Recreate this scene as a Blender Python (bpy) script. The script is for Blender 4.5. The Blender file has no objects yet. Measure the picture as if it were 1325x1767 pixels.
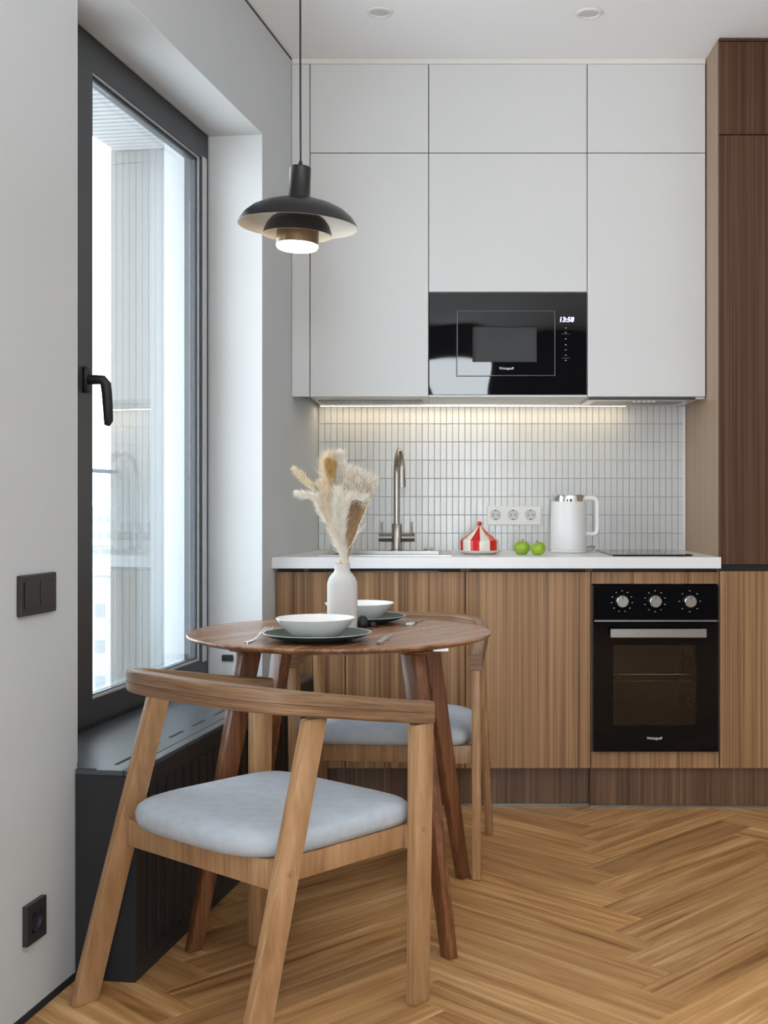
import bpy, bmesh, math, random
from mathutils import Vector, Matrix

random.seed(7)
SC = bpy.context.scene
COL = SC.collection
F, CU, CV, EYE = 2115.0, 765.0, 868.0, 1.104     # focal length (px), principal point (px), eye height (m)

# ------------------------------------------------------------------ camera, sky, lights, exposure
cam_d = bpy.data.cameras.new('camera')
cam_d.sensor_fit = 'HORIZONTAL'
cam_d.sensor_width = 36.0
cam_d.lens = F / 1325 * 36.0
cam_d.shift_x = -(CU - 662.5) / 1325
cam_d.shift_y = -(883.5 - CV) / 1325
cam_d.clip_end = 2000
cam = bpy.data.objects.new('camera', cam_d)
COL.objects.link(cam)
cam.location = (0, 0, EYE)
cam.rotation_euler = (math.pi / 2, 0, 0)
SC.camera = cam

world = bpy.data.worlds.new('overcast_sky')
SC.world = world
world.use_nodes = True
bg = world.node_tree.nodes['Background']
bg.inputs[0].default_value = (0.90, 0.955, 1.0, 1)
bg.inputs[1].default_value = 6.8

SC.view_settings.view_transform = 'Standard'
SC.view_settings.look = 'None'
SC.view_settings.gamma = 1.0
SC.view_settings.use_curve_mapping = False
SC.view_settings.exposure = -0.14
SC.cycles.transparent_max_bounces = 24
SC.cycles.max_bounces = 10
SC.cycles.diffuse_bounces = 6

# plan frame of the left wall, which stands 8.8 degrees off square: a runs along it from the far corner, t goes outward
WX0, WY0 = -0.514, 5.032
DX, DY = -0.1537, -0.9881
NX, NY = -0.9881, 0.1537


def W(a, t=0.0):
    return (WX0 + a * DX + t * NX, WY0 + a * DY + t * NY)


def area_light(name, loc, direction, sx, sy, radiance, color, portal=False):
    d = bpy.data.lights.new(name, 'AREA')
    d.shape = 'RECTANGLE'
    d.size, d.size_y = sx, sy
    d.energy = radiance * math.pi * sx * sy
    d.color = color
    if portal:
        d.cycles.is_portal = True
    o = bpy.data.objects.new(name, d)
    COL.objects.link(o)
    o.location = loc
    o.rotation_euler = Vector(direction).to_track_quat('-Z', 'Y').to_euler()
    return o


REAR_Y = -2.4
pw = W(1.48, 0.19)
area_light('window_sky_portal', (pw[0], pw[1], 1.42), (-NX, -NY, 0), 1.44, 1.94, 1, (1, 1, 1), True)
lw = W(5.3, 0.2)
area_light('side_fill_light', (lw[0], lw[1], 1.35), (-NX, -NY, 0), 2.2, 2.1, 1.6, (0.86, 0.945, 1.0))  # unseen fill light, added in the opening behind the camera
area_light('rear_fill_light', (0.14, REAR_Y - 0.05, 1.25), (0, 1, 0), 0.56, 2.35, 18.0, (0.88, 0.95, 1.0))  # added unseen front fill, sized to mirror in the microwave
area_light('ceiling_fill_light', (0.95, 1.0, 1.75), (0, 0, 1), 0.5, 0.5, 72.0, (0.93, 0.97, 1.0))  # unseen fill light added to brighten the ceiling

# ------------------------------------------------------------------ materials
MATS = {}


def new_mat(name):
    m = bpy.data.materials.new(name)
    m.use_nodes = True
    MATS[name] = m
    nt = m.node_tree
    return m, nt, nt.nodes['Principled BSDF']


def plain(name, color, rough=0.5, metal=0.0, spec=0.5, noise=0.0, nscale=40.0, bump=0.0, bscale=200.0, coat=0.0, aniso=0.0):
    m, nt, b = new_mat(name)
    b.inputs['Base Color'].default_value = (*color, 1)
    b.inputs['Roughness'].default_value = rough
    b.inputs['Metallic'].default_value = metal
    b.inputs['Specular IOR Level'].default_value = spec
    b.inputs['Coat Weight'].default_value = coat
    b.inputs['Anisotropic'].default_value = aniso
    tc = nt.nodes.new('ShaderNodeTexCoord')
    if noise > 0:
        n = nt.nodes.new('ShaderNodeTexNoise')
        n.inputs['Scale'].default_value = nscale
        n.inputs['Detail'].default_value = 4
        nt.links.new(tc.outputs['Object'], n.inputs['Vector'])
        r = nt.nodes.new('ShaderNodeValToRGB')
        r.color_ramp.elements[0].position = 0.3
        r.color_ramp.elements[1].position = 0.7
        r.color_ramp.elements[0].color = (*[c * (1 - noise) for c in color], 1)
        r.color_ramp.elements[1].color = (*[min(1, c * (1 + noise)) for c in color], 1)
        nt.links.new(n.outputs['Fac'], r.inputs['Fac'])
        nt.links.new(r.outputs['Color'], b.inputs['Base Color'])
    if bump > 0:
        n2 = nt.nodes.new('ShaderNodeTexNoise')
        n2.inputs['Scale'].default_value = bscale
        n2.inputs['Detail'].default_value = 3
        nt.links.new(tc.outputs['Object'], n2.inputs['Vector'])
        bp = nt.nodes.new('ShaderNodeBump')
        bp.inputs['Strength'].default_value = bump
        bp.inputs['Distance'].default_value = 0.002
        nt.links.new(n2.outputs['Fac'], bp.inputs['Height'])
        nt.links.new(bp.outputs['Normal'], b.inputs['Normal'])
    return m


def wood(name, stops, broad, fine, rough=0.45, bump=0.15, vary=0.12, mixfine=0.5, distort=0.6, rot=(0, 0, 0), spec=0.4, coord='Object'):
    """stops: colour ramp [(pos, rgb)]; broad / fine: noise scale per axis (small along the grain)."""
    m, nt, b = new_mat(name)
    N, L = nt.nodes, nt.links
    tc = N.new('ShaderNodeTexCoord')
    oi = N.new('ShaderNodeObjectInfo')
    comb = N.new('ShaderNodeVectorMath'); comb.operation = 'SCALE'
    comb.inputs[0].default_value = (37.0, 19.0, 53.0)
    L.new(oi.outputs['Random'], comb.inputs['Scale'])
    rotn = N.new('ShaderNodeMapping')
    rotn.inputs['Rotation'].default_value = rot
    L.new(tc.outputs[coord], rotn.inputs['Vector'])
    add = N.new('ShaderNodeVectorMath'); add.operation = 'ADD'
    L.new(rotn.outputs['Vector'], add.inputs[0])
    L.new(comb.outputs['Vector'], add.inputs[1])

    def layer(scale, detail, dist):
        mp = N.new('ShaderNodeVectorMath'); mp.operation = 'MULTIPLY'
        mp.inputs[1].default_value = scale
        L.new(add.outputs['Vector'], mp.inputs[0])
        n = N.new('ShaderNodeTexNoise')
        n.inputs['Scale'].default_value = 1.0
        n.inputs['Detail'].default_value = detail
        n.inputs['Roughness'].default_value = 0.6
        n.inputs['Distortion'].default_value = dist
        L.new(mp.outputs['Vector'], n.inputs['Vector'])
        return n.outputs['Fac']
    f1 = layer(broad, 4, distort)
    f2 = layer(fine, 3, 0.2)
    mix = N.new('ShaderNodeMix'); mix.data_type = 'FLOAT'
    mix.inputs['Factor'].default_value = mixfine
    L.new(f1, mix.inputs['A']); L.new(f2, mix.inputs['B'])
    ramp = N.new('ShaderNodeValToRGB')
    els = ramp.color_ramp.elements
    while len(els) < len(stops):
        els.new(0.5)
    for e, (p, c) in zip(els, stops):
        e.position = p
        e.color = (*c, 1)
    L.new(mix.outputs['Result'], ramp.inputs['Fac'])
    hsv = N.new('ShaderNodeHueSaturation')
    mr = N.new('ShaderNodeMapRange')
    mr.inputs['To Min'].default_value = 1 - vary
    mr.inputs['To Max'].default_value = 1 + vary
    L.new(oi.outputs['Random'], mr.inputs['Value'])
    L.new(mr.outputs['Result'], hsv.inputs['Value'])
    L.new(ramp.outputs['Color'], hsv.inputs['Color'])
    L.new(hsv.outputs['Color'], b.inputs['Base Color'])
    b.inputs['Roughness'].default_value = rough
    b.inputs['Specular IOR Level'].default_value = spec
    bp = N.new('ShaderNodeBump')
    bp.inputs['Strength'].default_value = bump
    bp.inputs['Distance'].default_value = 0.001
    L.new(f2, bp.inputs['Height'])
    L.new(bp.outputs['Normal'], b.inputs['Normal'])
    return m


def glass_mat(name, ior=1.52, tint=(1, 1, 1), glossy=(1, 1, 1), wave=0.0, wscale=3.0, rough=0.0):
    """Pane glass: mirror reflection by Fresnel over straight transmission (no refraction, so daylight passes)."""
    m = bpy.data.materials.new(name)
    m.use_nodes = True
    MATS[name] = m
    nt = m.node_tree
    N, L = nt.nodes, nt.links
    N.clear()
    out = N.new('ShaderNodeOutputMaterial')
    mix = N.new('ShaderNodeMixShader')
    tr = N.new('ShaderNodeBsdfTransparent'); tr.inputs[0].default_value = (*tint, 1)
    gl = N.new('ShaderNodeBsdfAnisotropic'); gl.inputs['Roughness'].default_value = rough
    gl.inputs['Color'].default_value = (*glossy, 1)
    fr = N.new('ShaderNodeFresnel')
    geo = N.new('ShaderNodeNewGeometry')
    mr = N.new('ShaderNodeMapRange')          # the same air-to-glass reflectance on both faces of the slab
    mr.inputs['To Min'].default_value = ior
    mr.inputs['To Max'].default_value = 1 / ior
    L.new(geo.outputs['Backfacing'], mr.inputs['Value'])
    L.new(mr.outputs['Result'], fr.inputs['IOR'])
    L.new(fr.outputs[0], mix.inputs[0])
    L.new(tr.outputs[0], mix.inputs[1])
    L.new(gl.outputs[0], mix.inputs[2])
    L.new(mix.outputs[0], out.inputs[0])
    if wave > 0:
        tc = N.new('ShaderNodeTexCoord')
        n = N.new('ShaderNodeTexNoise')
        n.inputs['Scale'].default_value = wscale
        n.inputs['Detail'].default_value = 0
        L.new(tc.outputs['Object'], n.inputs['Vector'])
        bp = N.new('ShaderNodeBump')
        bp.inputs['Strength'].default_value = wave
        bp.inputs['Distance'].default_value = 0.01
        L.new(n.outputs['Fac'], bp.inputs['Height'])
        L.new(bp.outputs['Normal'], gl.inputs['Normal'])
    return m


def emit(name, color, strength):
    m, nt, b = new_mat(name)
    b.inputs['Base Color'].default_value = (*color, 1)
    b.inputs['Emission Color'].default_value = (*color, 1)
    b.inputs['Emission Strength'].default_value = strength
    return m


def black_glass(name, color=(0.004, 0.004, 0.005), ior=1.75, wave=0.0, wscale=3.0):
    m, nt, b = new_mat(name)
    b.inputs['Base Color'].default_value = (*color, 1)
    b.inputs['Roughness'].default_value = 0.02
    b.inputs['IOR'].default_value = ior
    if wave > 0:
        tc = nt.nodes.new('ShaderNodeTexCoord')
        n = nt.nodes.new('ShaderNodeTexNoise')
        n.inputs['Scale'].default_value = wscale
        n.inputs['Detail'].default_value = 0
        nt.links.new(tc.outputs['Object'], n.inputs['Vector'])
        bp = nt.nodes.new('ShaderNodeBump')
        bp.inputs['Strength'].default_value = wave
        bp.inputs['Distance'].default_value = 0.01
        nt.links.new(n.outputs['Fac'], bp.inputs['Height'])
        nt.links.new(bp.outputs['Normal'], b.inputs['Normal'])
    return m


wall_paint = plain('wall_paint', (0.535, 0.56, 0.57), 0.85, noise=0.01, nscale=3, bump=0.05, bscale=400)
ceiling_paint = plain('ceiling_paint', (0.87, 0.885, 0.90), 0.9)
cabinet_white = plain('cabinet_white', (0.655, 0.665, 0.66), 0.5, spec=0.35)
cabinet_inside = plain('cabinet_inside', (0.30, 0.29, 0.27), 0.7)
cornice_white = plain('cornice_white', (0.74, 0.72, 0.68), 0.6)
counter_white = plain('counter_white', (0.76, 0.765, 0.775), 0.28, noise=0.015, nscale=300)
tile_white = plain('tile_white', (0.655, 0.67, 0.665), 0.22, noise=0.03, nscale=6)
grout = plain('grout', (0.70, 0.70, 0.68), 0.9, noise=0.05, nscale=150)
black_metal = plain('black_metal', (0.012, 0.012, 0.014), 0.5, spec=0.4)
shadow_black = plain('shadow_gap_black', (0.01, 0.01, 0.011), 0.8)
frame_grey = plain('frame_grey', (0.035, 0.037, 0.041), 0.42, spec=0.5, bump=0.05, bscale=600)
gasket = plain('gasket_black', (0.012, 0.014, 0.02), 0.6)
bead_light = plain('bead_grey', (0.48, 0.49, 0.51), 0.4)
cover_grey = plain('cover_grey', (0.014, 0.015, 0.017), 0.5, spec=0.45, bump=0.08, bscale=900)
cover_top = plain('cover_top_lit', (0.060, 0.067, 0.075), 0.34, spec=0.5, bump=0.08, bscale=900)  # paler than the cover's sides: window glare put into the colour
switch_black = plain('switch_black', (0.022, 0.021, 0.020), 0.45)
socket_white = plain('socket_white', (0.78, 0.78, 0.76), 0.35)
socket_hole = plain('socket_hole', (0.06, 0.06, 0.06), 0.6)
steel = plain('brushed_steel', (0.60, 0.59, 0.57), 0.28, metal=1.0, noise=0.04, nscale=90)
handle_steel = plain('handle_steel', (0.30, 0.295, 0.285), 0.3, metal=1.0, noise=0.04, nscale=90)
knob_steel = plain('knob_steel', (0.50, 0.50, 0.49), 0.22, metal=1.0)
faucet_steel = plain('faucet_steel', (0.42, 0.39, 0.35), 0.24, metal=1.0)
dark_steel = plain('dark_steel', (0.23, 0.22, 0.21), 0.35, metal=1.0)
chrome = plain('chrome', (0.80, 0.80, 0.80), 0.08, metal=1.0)
oven_enamel = plain('oven_enamel', (0.03, 0.03, 0.033), 0.3)
mw_enamel = plain('microwave_enamel', (0.14, 0.14, 0.145), 0.35)
kettle_white = plain('kettle_white', (0.82, 0.82, 0.82), 0.35)
cord_grey = plain('cord_grey', (0.45, 0.45, 0.44), 0.5)
vase_white = plain('vase_white', (0.60, 0.59, 0.565), 0.75, noise=0.02, nscale=20, bump=0.06, bscale=150)
bowl_white = plain('bowl_white', (0.84, 0.84, 0.83), 0.25, coat=0.2)
plate_green = plain('plate_green', (0.020, 0.040, 0.032), 0.42, noise=0.10, nscale=60)
plate_rim = plain('plate_rim_pale', (0.42, 0.50, 0.47), 0.35)
dish_red = plain('dish_red', (0.62, 0.008, 0.010), 0.22, coat=0.3, noise=0.08, nscale=40)
dish_cream = plain('dish_cream', (0.80, 0.76, 0.68), 0.25, coat=0.3)
apple_green = plain('apple_green', (0.30, 0.46, 0.03), 0.28, noise=0.25, nscale=28)
apple_stem = plain('apple_stem', (0.10, 0.06, 0.025), 0.7)
lamp_black = plain('lamp_black', (0.010, 0.010, 0.011), 0.30, spec=0.5)
lamp_inner = plain('lamp_inner_white', (0.80, 0.76, 0.68), 0.6)
lamp_bronze = plain('lamp_bronze', (0.16, 0.10, 0.055), 0.35, metal=0.5)
fabric = plain('seat_fabric', (0.44, 0.485, 0.53), 0.95, spec=0.15, noise=0.06, nscale=35, bump=0.35, bscale=1400)
pepper_black = plain('shaker_black', (0.010, 0.010, 0.011), 0.55)
spot_white = plain('spot_white', (0.74, 0.72, 0.71), 0.6)
spot_lens = plain('spot_lens', (0.55, 0.54, 0.54), 0.4)
pampas_cream = plain('pampas_cream', (0.83, 0.72, 0.55), 0.9, noise=0.12, nscale=80)
pampas_white = plain('pampas_white', (0.88, 0.84, 0.76), 0.9, noise=0.08, nscale=80)
pampas_tan = plain('pampas_tan', (0.55, 0.34, 0.13), 0.9, noise=0.2, nscale=120)
pampas_brown = plain('grass_brown', (0.50, 0.35, 0.20), 0.9, noise=0.2, nscale=120)
clad_pale = plain('cladding_pale', (0.20, 0.198, 0.186), 0.7)
soffit_pale = plain('soffit_pale', (0.36, 0.37, 0.37), 0.7)
rail_blue = plain('rail_blue_grey', (0.22, 0.28, 0.33), 0.5)
facade_white = plain('facade_white', (0.62, 0.64, 0.65), 0.8)
city_hazed = plain('city_hazed', (0.58, 0.57, 0.55), 0.9, noise=0.08, nscale=0.4)  # distance haze is put into the pale colours of the city
city_hazed_beige = plain('city_hazed_beige', (0.55, 0.50, 0.46), 0.9, noise=0.08, nscale=0.4)
city_band = plain('city_window_band', (0.38, 0.40, 0.42), 0.5)
city_ground = plain('city_ground', (0.50, 0.50, 0.48), 0.95, noise=0.2, nscale=0.05)
text_white = plain('print_white', (0.72, 0.72, 0.72), 0.5)
text_grey = plain('print_grey', (0.26, 0.26, 0.26), 0.5)

pane_glass = glass_mat('pane_glass', 1.55, (0.985, 0.99, 0.995), (0.92, 0.96, 1.0))
rail_glass = glass_mat('rail_glass', 1.5, (0.90, 0.94, 0.955))
oven_glass = glass_mat('oven_glass', 1.42, (0.62, 0.61, 0.60))
mw_glass = glass_mat('microwave_glass', 1.35, (0.85, 0.85, 0.86), wave=0.05)
mw_screen, _nt, _b = new_mat('perforated_screen')          # finely perforated sheet: half open, half dark metal
_tr, _mx = _nt.nodes.new('ShaderNodeBsdfTransparent'), _nt.nodes.new('ShaderNodeMixShader')
_b.inputs['Base Color'].default_value = (0.17, 0.175, 0.175, 1)
_b.inputs['Roughness'].default_value = 0.6
_mx.inputs[0].default_value = 0.6
_nt.links.new(_tr.outputs[0], _mx.inputs[1]); _nt.links.new(_b.outputs[0], _mx.inputs[2])
_nt.links.new(_mx.outputs[0], _nt.nodes['Material Output'].inputs[0])
gloss_black = black_glass('gloss_black', ior=1.28)
mw_black = black_glass('microwave_black', ior=1.40, wave=0.16, wscale=5.0)
hob_black = black_glass('hob_black', ior=1.5)
pendant_glow = emit('pendant_glow', (1.0, 0.80, 0.50), 14.0)
led_glow = emit('led_glow', (1.0, 0.80, 0.53), 13.0)
digit_glow = emit('digit_glow', (0.72, 0.62, 1.0), 3.2)

walnut = wood('walnut_front', [(0.35, (0.085, 0.036, 0.013)), (0.45, (0.225, 0.114, 0.047)), (0.54, (0.320, 0.173, 0.076)), (0.65, (0.43, 0.258, 0.130))],
              (58, 58, 0.40), (230, 230, 0.9), rough=0.42, bump=0.12, vary=0.05, mixfine=0.45, distort=0.3)
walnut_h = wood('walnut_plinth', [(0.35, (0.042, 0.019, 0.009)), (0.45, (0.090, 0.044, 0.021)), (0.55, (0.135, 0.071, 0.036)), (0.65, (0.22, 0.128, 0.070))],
                (58, 58, 0.45), (230, 230, 0.9), rough=0.42, bump=0.12, vary=0.05, mixfine=0.45)  # darker copy of the front walnut; plinth shade put into the colour
walnut_tall = wood('walnut_tall', [(0.35, (0.036, 0.013, 0.006)), (0.45, (0.064, 0.026, 0.012)), (0.54, (0.088, 0.039, 0.019)), (0.65, (0.130, 0.063, 0.033))],
                   (58, 58, 0.40), (230, 230, 0.9), rough=0.42, bump=0.12, vary=0.05, mixfine=0.45, spec=0.25)
table_walnut = wood('table_walnut', [(0.36, (0.115, 0.047, 0.020)), (0.50, (0.250, 0.115, 0.055)), (0.64, (0.42, 0.225, 0.125))],
                    (22, 0.8, 22), (130, 1.8, 130), rough=0.26, bump=0.1, vary=0.03, rot=(0, 0, math.radians(32)), mixfine=0.4)
leg_walnut = wood('table_leg_wood', [(0.36, (0.085, 0.029, 0.010)), (0.50, (0.165, 0.062, 0.026)), (0.64, (0.25, 0.110, 0.052))],
                  (40, 40, 1.5), (160, 160, 4), rough=0.3, bump=0.06, vary=0.05)
chair_leg_wood = wood('chair_leg_wood', [(0.36, (0.250, 0.128, 0.054)), (0.50, (0.370, 0.208, 0.098)), (0.64, (0.48, 0.30, 0.165))],
                      (30, 8, 1.6), (220, 30, 5), rough=0.4, bump=0.08, vary=0.06)
chair_ply = wood('chair_ply_wood', [(0.36, (0.105, 0.053, 0.025)), (0.48, (0.205, 0.113, 0.058)), (0.64, (0.33, 0.205, 0.115))],
                 (3.0, 130, 1), (9, 420, 1), rough=0.42, bump=0.1, vary=0.05, distort=0.15, coord='UV')
floor_oak = wood('floor_oak', [(0.34, (0.195, 0.082, 0.022)), (0.44, (0.385, 0.190, 0.066)), (0.54, (0.52, 0.285, 0.112)), (0.66, (0.70, 0.45, 0.225))],
                 (0.85, 13, 13), (2.4, 75, 75), rough=0.40, bump=0.25, vary=0.17, distort=1.6, mixfine=0.36)

# ------------------------------------------------------------------ helpers
BASE = {}          # world position of each Empty / parented mesh origin


def prism(bm, poly, z0, z1, bevel=0.0):
    """poly: plan points; extruded from z0 to z1."""
    area = sum(poly[i][0] * poly[(i + 1) % len(poly)][1] - poly[(i + 1) % len(poly)][0] * poly[i][1] for i in range(len(poly)))
    if area < 0:
        poly = poly[::-1]
    lo = [bm.verts.new((x, y, z0)) for x, y in poly]
    hi = [bm.verts.new((x, y, z1)) for x, y in poly]
    fs = [bm.faces.new(lo[::-1]), bm.faces.new(hi)]
    n = len(poly)
    for i in range(n):
        j = (i + 1) % n
        fs.append(bm.faces.new((lo[i], lo[j], hi[j], hi[i])))
    if bevel > 0:
        es = {e for f in fs for e in f.edges}
        bmesh.ops.bevel(bm, geom=list(es), offset=bevel, segments=1, affect='EDGES', profile=0.5)
    return fs


def box(bm, x0, x1, y0, y1, z0, z1, bevel=0.0, seg=1):
    v = [bm.verts.new((x, y, z)) for z in (z0, z1) for y in (y0, y1) for x in (x0, x1)]
    idx = [(0, 2, 3, 1), (4, 5, 7, 6), (0, 1, 5, 4), (2, 6, 7, 3), (0, 4, 6, 2), (1, 3, 7, 5)]
    fs = [bm.faces.new([v[i] for i in t]) for t in idx]
    if bevel > 0:
        es = {e for f in fs for e in f.edges}
        bmesh.ops.bevel(bm, geom=list(es), offset=bevel, segments=seg, affect='EDGES', profile=0.5)
    return fs


def ring(bm, o, i, d0, d1, fn):
    """Mitred four-sided frame as one mesh: o / i = outer and inner (u0, u1, v0, v1), from depth d0 to d1; fn(u, v, d) places a point."""
    loops = []
    for (u0, u1, v0, v1) in (o, i):
        for d in (d0, d1):
            loops.append([bm.verts.new(fn(u, v, d)) for u, v in ((u0, v0), (u1, v0), (u1, v1), (u0, v1))])
    oa, ob, ia, ib = loops
    for k in range(4):
        j = (k + 1) % 4
        bm.faces.new((oa[k], oa[j], ia[j], ia[k]))
        bm.faces.new((ob[k], ib[k], ib[j], ob[j]))
        bm.faces.new((oa[k], ob[k], ob[j], oa[j]))
        bm.faces.new((ia[k], ia[j], ib[j], ib[k]))


def wfn(u, v, d):
    return (*W(u, d), v)


def ffn(u, v, d):
    return (u, d, v)


def hfn(u, v, d):
    return (u, v, d)


def open_box(bm, x0, x1, y0, y1, z0, z1, missing):
    """Five faces of a box, the face named missing left out ('front' or 'top')."""
    v = [bm.verts.new((x, y, z)) for z in (z0, z1) for y in (y0, y1) for x in (x0, x1)]
    idx = {'bottom': (0, 2, 3, 1), 'top': (4, 5, 7, 6), 'front': (0, 1, 5, 4), 'back': (2, 6, 7, 3), 'w': (0, 4, 6, 2), 'e': (1, 3, 7, 5)}
    for k, t in idx.items():
        if k != missing:
            bm.faces.new([v[i] for i in t])


def wbox(bm, a0, a1, t0, t1, z0, z1, bevel=0.0):
    prism(bm, [W(a0, t0), W(a1, t0), W(a1, t1), W(a0, t1)], z0, z1, bevel)


def lathe(bm, prof, n=32, c=(0, 0, 0), M=None):
    rings = []
    for r, z in prof:
        if r < 1e-6:
            rings.append([bm.verts.new((0, 0, z))])
        else:
            rings.append([bm.verts.new((r * math.cos(2 * math.pi * i / n), r * math.sin(2 * math.pi * i / n), z)) for i in range(n)])
    faces = []
    for A, B in zip(rings, rings[1:]):
        for i in range(n):
            j = (i + 1) % n
            if len(A) == 1 and len(B) == 1:
                continue
            if len(A) == 1:
                f = bm.faces.new((A[0], B[j], B[i]))
            elif len(B) == 1:
                f = bm.faces.new((A[i], A[j], B[0]))
            else:
                f = bm.faces.new((A[i], A[j], B[j], B[i]))
            faces.append((f, i))
    vs = [v for R in rings for v in R]
    T = Matrix.Translation(c) @ (M if M is not None else Matrix.Identity(4))
    bmesh.ops.transform(bm, matrix=T, verts=vs)
    return faces


def tube(bm, pts, r, n=8, caps=True):
    pts = [Vector(p) for p in pts]
    rr = r if isinstance(r, (list, tuple)) else [r] * len(pts)
    up = None
    rings = []
    for i, p in enumerate(pts):
        t = (pts[min(i + 1, len(pts) - 1)] - pts[max(i - 1, 0)]).normalized()
        if up is None:
            up = t.orthogonal().normalized()
        else:
            up = (up - t * up.dot(t)).normalized()
        side = t.cross(up)
        rings.append([bm.verts.new(p + (up * math.cos(2 * math.pi * k / n) + side * math.sin(2 * math.pi * k / n)) * rr[i]) for k in range(n)])
    for A, B in zip(rings, rings[1:]):
        for k in range(n):
            j = (k + 1) % n
            bm.faces.new((A[k], A[j], B[j], B[k]))
    if caps:
        bm.faces.new(rings[0][::-1])
        bm.faces.new(rings[-1])


def sweep(bm, pts, w, h, rnd=0.006):
    """Rounded rectangle w wide (level) and h high carried along pts, standing upright."""
    pts = [Vector(p) for p in pts]
    sec = []
    for cx, cz, a0 in ((1, 1, 0), (-1, 1, 90), (-1, -1, 180), (1, -1, 270)):
        for k in range(4):
            a = math.radians(a0 + k * 30)
            sec.append((cx * (w / 2 - rnd) + rnd * math.cos(a), cz * (h / 2 - rnd) + rnd * math.sin(a)))
    uvl = bm.loops.layers.uv.verify()
    dist = [0.0]
    for p, q in zip(pts, pts[1:]):
        dist.append(dist[-1] + (q - p).length)
    per = [0.0]
    for p, q in zip(sec, sec[1:] + sec[:1]):
        per.append(per[-1] + math.hypot(q[0] - p[0], q[1] - p[1]))
    rings = []
    for i, p in enumerate(pts):
        t = pts[min(i + 1, len(pts) - 1)] - pts[max(i - 1, 0)]
        side = Vector((t.y, -t.x, 0)).normalized()
        rings.append([bm.verts.new(p + side * s + Vector((0, 0, z))) for s, z in sec])
    n = len(sec)
    for i, (A, B) in enumerate(zip(rings, rings[1:])):
        for k in range(n):
            j = (k + 1) % n
            f = bm.faces.new((A[k], A[j], B[j], B[k]))
            for lp, uv in zip(f.loops, ((dist[i], per[k]), (dist[i], per[k + 1]), (dist[i + 1], per[k + 1]), (dist[i + 1], per[k]))):
                lp[uvl].uv = uv
    for f in (bm.faces.new(rings[0][::-1]), bm.faces.new(rings[-1])):
        for lp in f.loops:
            lp[uvl].uv = (lp.vert.co.x * .2, lp.vert.co.z)


def bar(bm, p0, p1, w0, d0, w1, d1, ang, bevel=0.002):
    """Straight member from p0 to p1 with a level w x d section (w along direction ang)."""
    ca, sa = math.cos(ang), math.sin(ang)
    vs = []
    for p, w, d in ((p0, w0, d0), (p1, w1, d1)):
        for sx, sy in ((-1, -1), (1, -1), (1, 1), (-1, 1)):
            x, y = sx * w / 2, sy * d / 2
            vs.append(bm.verts.new((p[0] + x * ca - y * sa, p[1] + x * sa + y * ca, p[2])))
    idx = [(3, 2, 1, 0), (4, 5, 6, 7), (0, 1, 5, 4), (1, 2, 6, 5), (2, 3, 7, 6), (3, 0, 4, 7)]
    fs = [bm.faces.new([vs[i] for i in t]) for t in idx]
    if bevel:
        bmesh.ops.bevel(bm, geom=list({e for f in fs for e in f.edges}), offset=bevel, segments=2, affect='EDGES', profile=0.5)


def bm_new():
    return bmesh.new()


def obj(name, bm, mat, parent=None, smooth=40, kind=None, label=None):
    """Links bm (built in world space, or in the parent's space for rotated things) as ONE mesh object."""
    me = bpy.data.meshes.new(name)
    bmesh.ops.recalc_face_normals(bm, faces=bm.faces)
    if parent is not None:
        bm.transform(Matrix.Translation(-BASE[parent.name]))
    bm.to_mesh(me)
    bm.free()
    for m in (mat if isinstance(mat, (list, tuple)) else [mat]):
        me.materials.append(m)
    if smooth:
        me.polygons.foreach_set('use_smooth', [True] * len(me.polygons))
        me.set_sharp_from_angle(angle=math.radians(smooth))
    o = bpy.data.objects.new(name, me)
    COL.objects.link(o)
    if parent is not None:
        o.parent = parent
        BASE[o.name] = BASE[parent.name]
    else:
        BASE[o.name] = Vector((0, 0, 0))
    if kind:
        o['kind'] = kind
    if label:
        o['label'] = label
    return o


def thing(name, label, cat, loc=(0, 0, 0), group=None, rotz=0.0, local=False):
    o = bpy.data.objects.new(name, None)
    o.empty_display_size = 0.05
    COL.objects.link(o)
    o.location = loc
    o.rotation_euler = (0, 0, rotz)
    BASE[o.name] = Vector((0, 0, 0)) if local else Vector(loc)
    o['label'] = label
    o['category'] = cat
    if group:
        o['group'] = group
    return o


def tag(o, label, cat, group=None):
    o['label'] = label
    o['category'] = cat
    if group:
        o['group'] = group
    return o


def struct(name, bm, mat, smooth=0):
    return obj(name, bm, mat, None, smooth, 'structure')


def struct_empty(name, loc=(0, 0, 0)):
    o = bpy.data.objects.new(name, None)
    COL.objects.link(o)
    o.location = loc
    BASE[o.name] = Vector(loc)
    o['kind'] = 'structure'
    return o


def B(*args, **kw):
    bm = bmesh.new()
    box(bm, *args, **kw)
    return bm


def lettering(text, size, loc, mat, parent, name='lettering', depth=0.0004, shear=0.0, bold=0.0):
    c = bpy.data.curves.new(name, 'FONT')
    c.body = text
    c.size = size
    c.align_x = 'CENTER'
    c.align_y = 'CENTER'
    c.extrude = depth
    c.offset = bold
    c.shear = shear
    c.resolution_u = 2
    tmp = bpy.data.objects.new('tmp', c)
    COL.objects.link(tmp)
    bpy.context.view_layer.update()
    dg = bpy.context.evaluated_depsgraph_get()
    me = bpy.data.meshes.new_from_object(tmp.evaluated_get(dg))
    bpy.data.objects.remove(tmp)
    bm = bmesh.new()
    bm.from_mesh(me)
    bpy.data.meshes.remove(me)
    bm.transform(Matrix.Translation(loc) @ Matrix.Rotation(math.pi / 2, 4, 'X'))
    return obj(name, bm, mat, parent, 0)


def px(u, v, Y):
    return Vector(((u - CU) * Y / F, Y, EYE - (v - CV) * Y / F))


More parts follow.
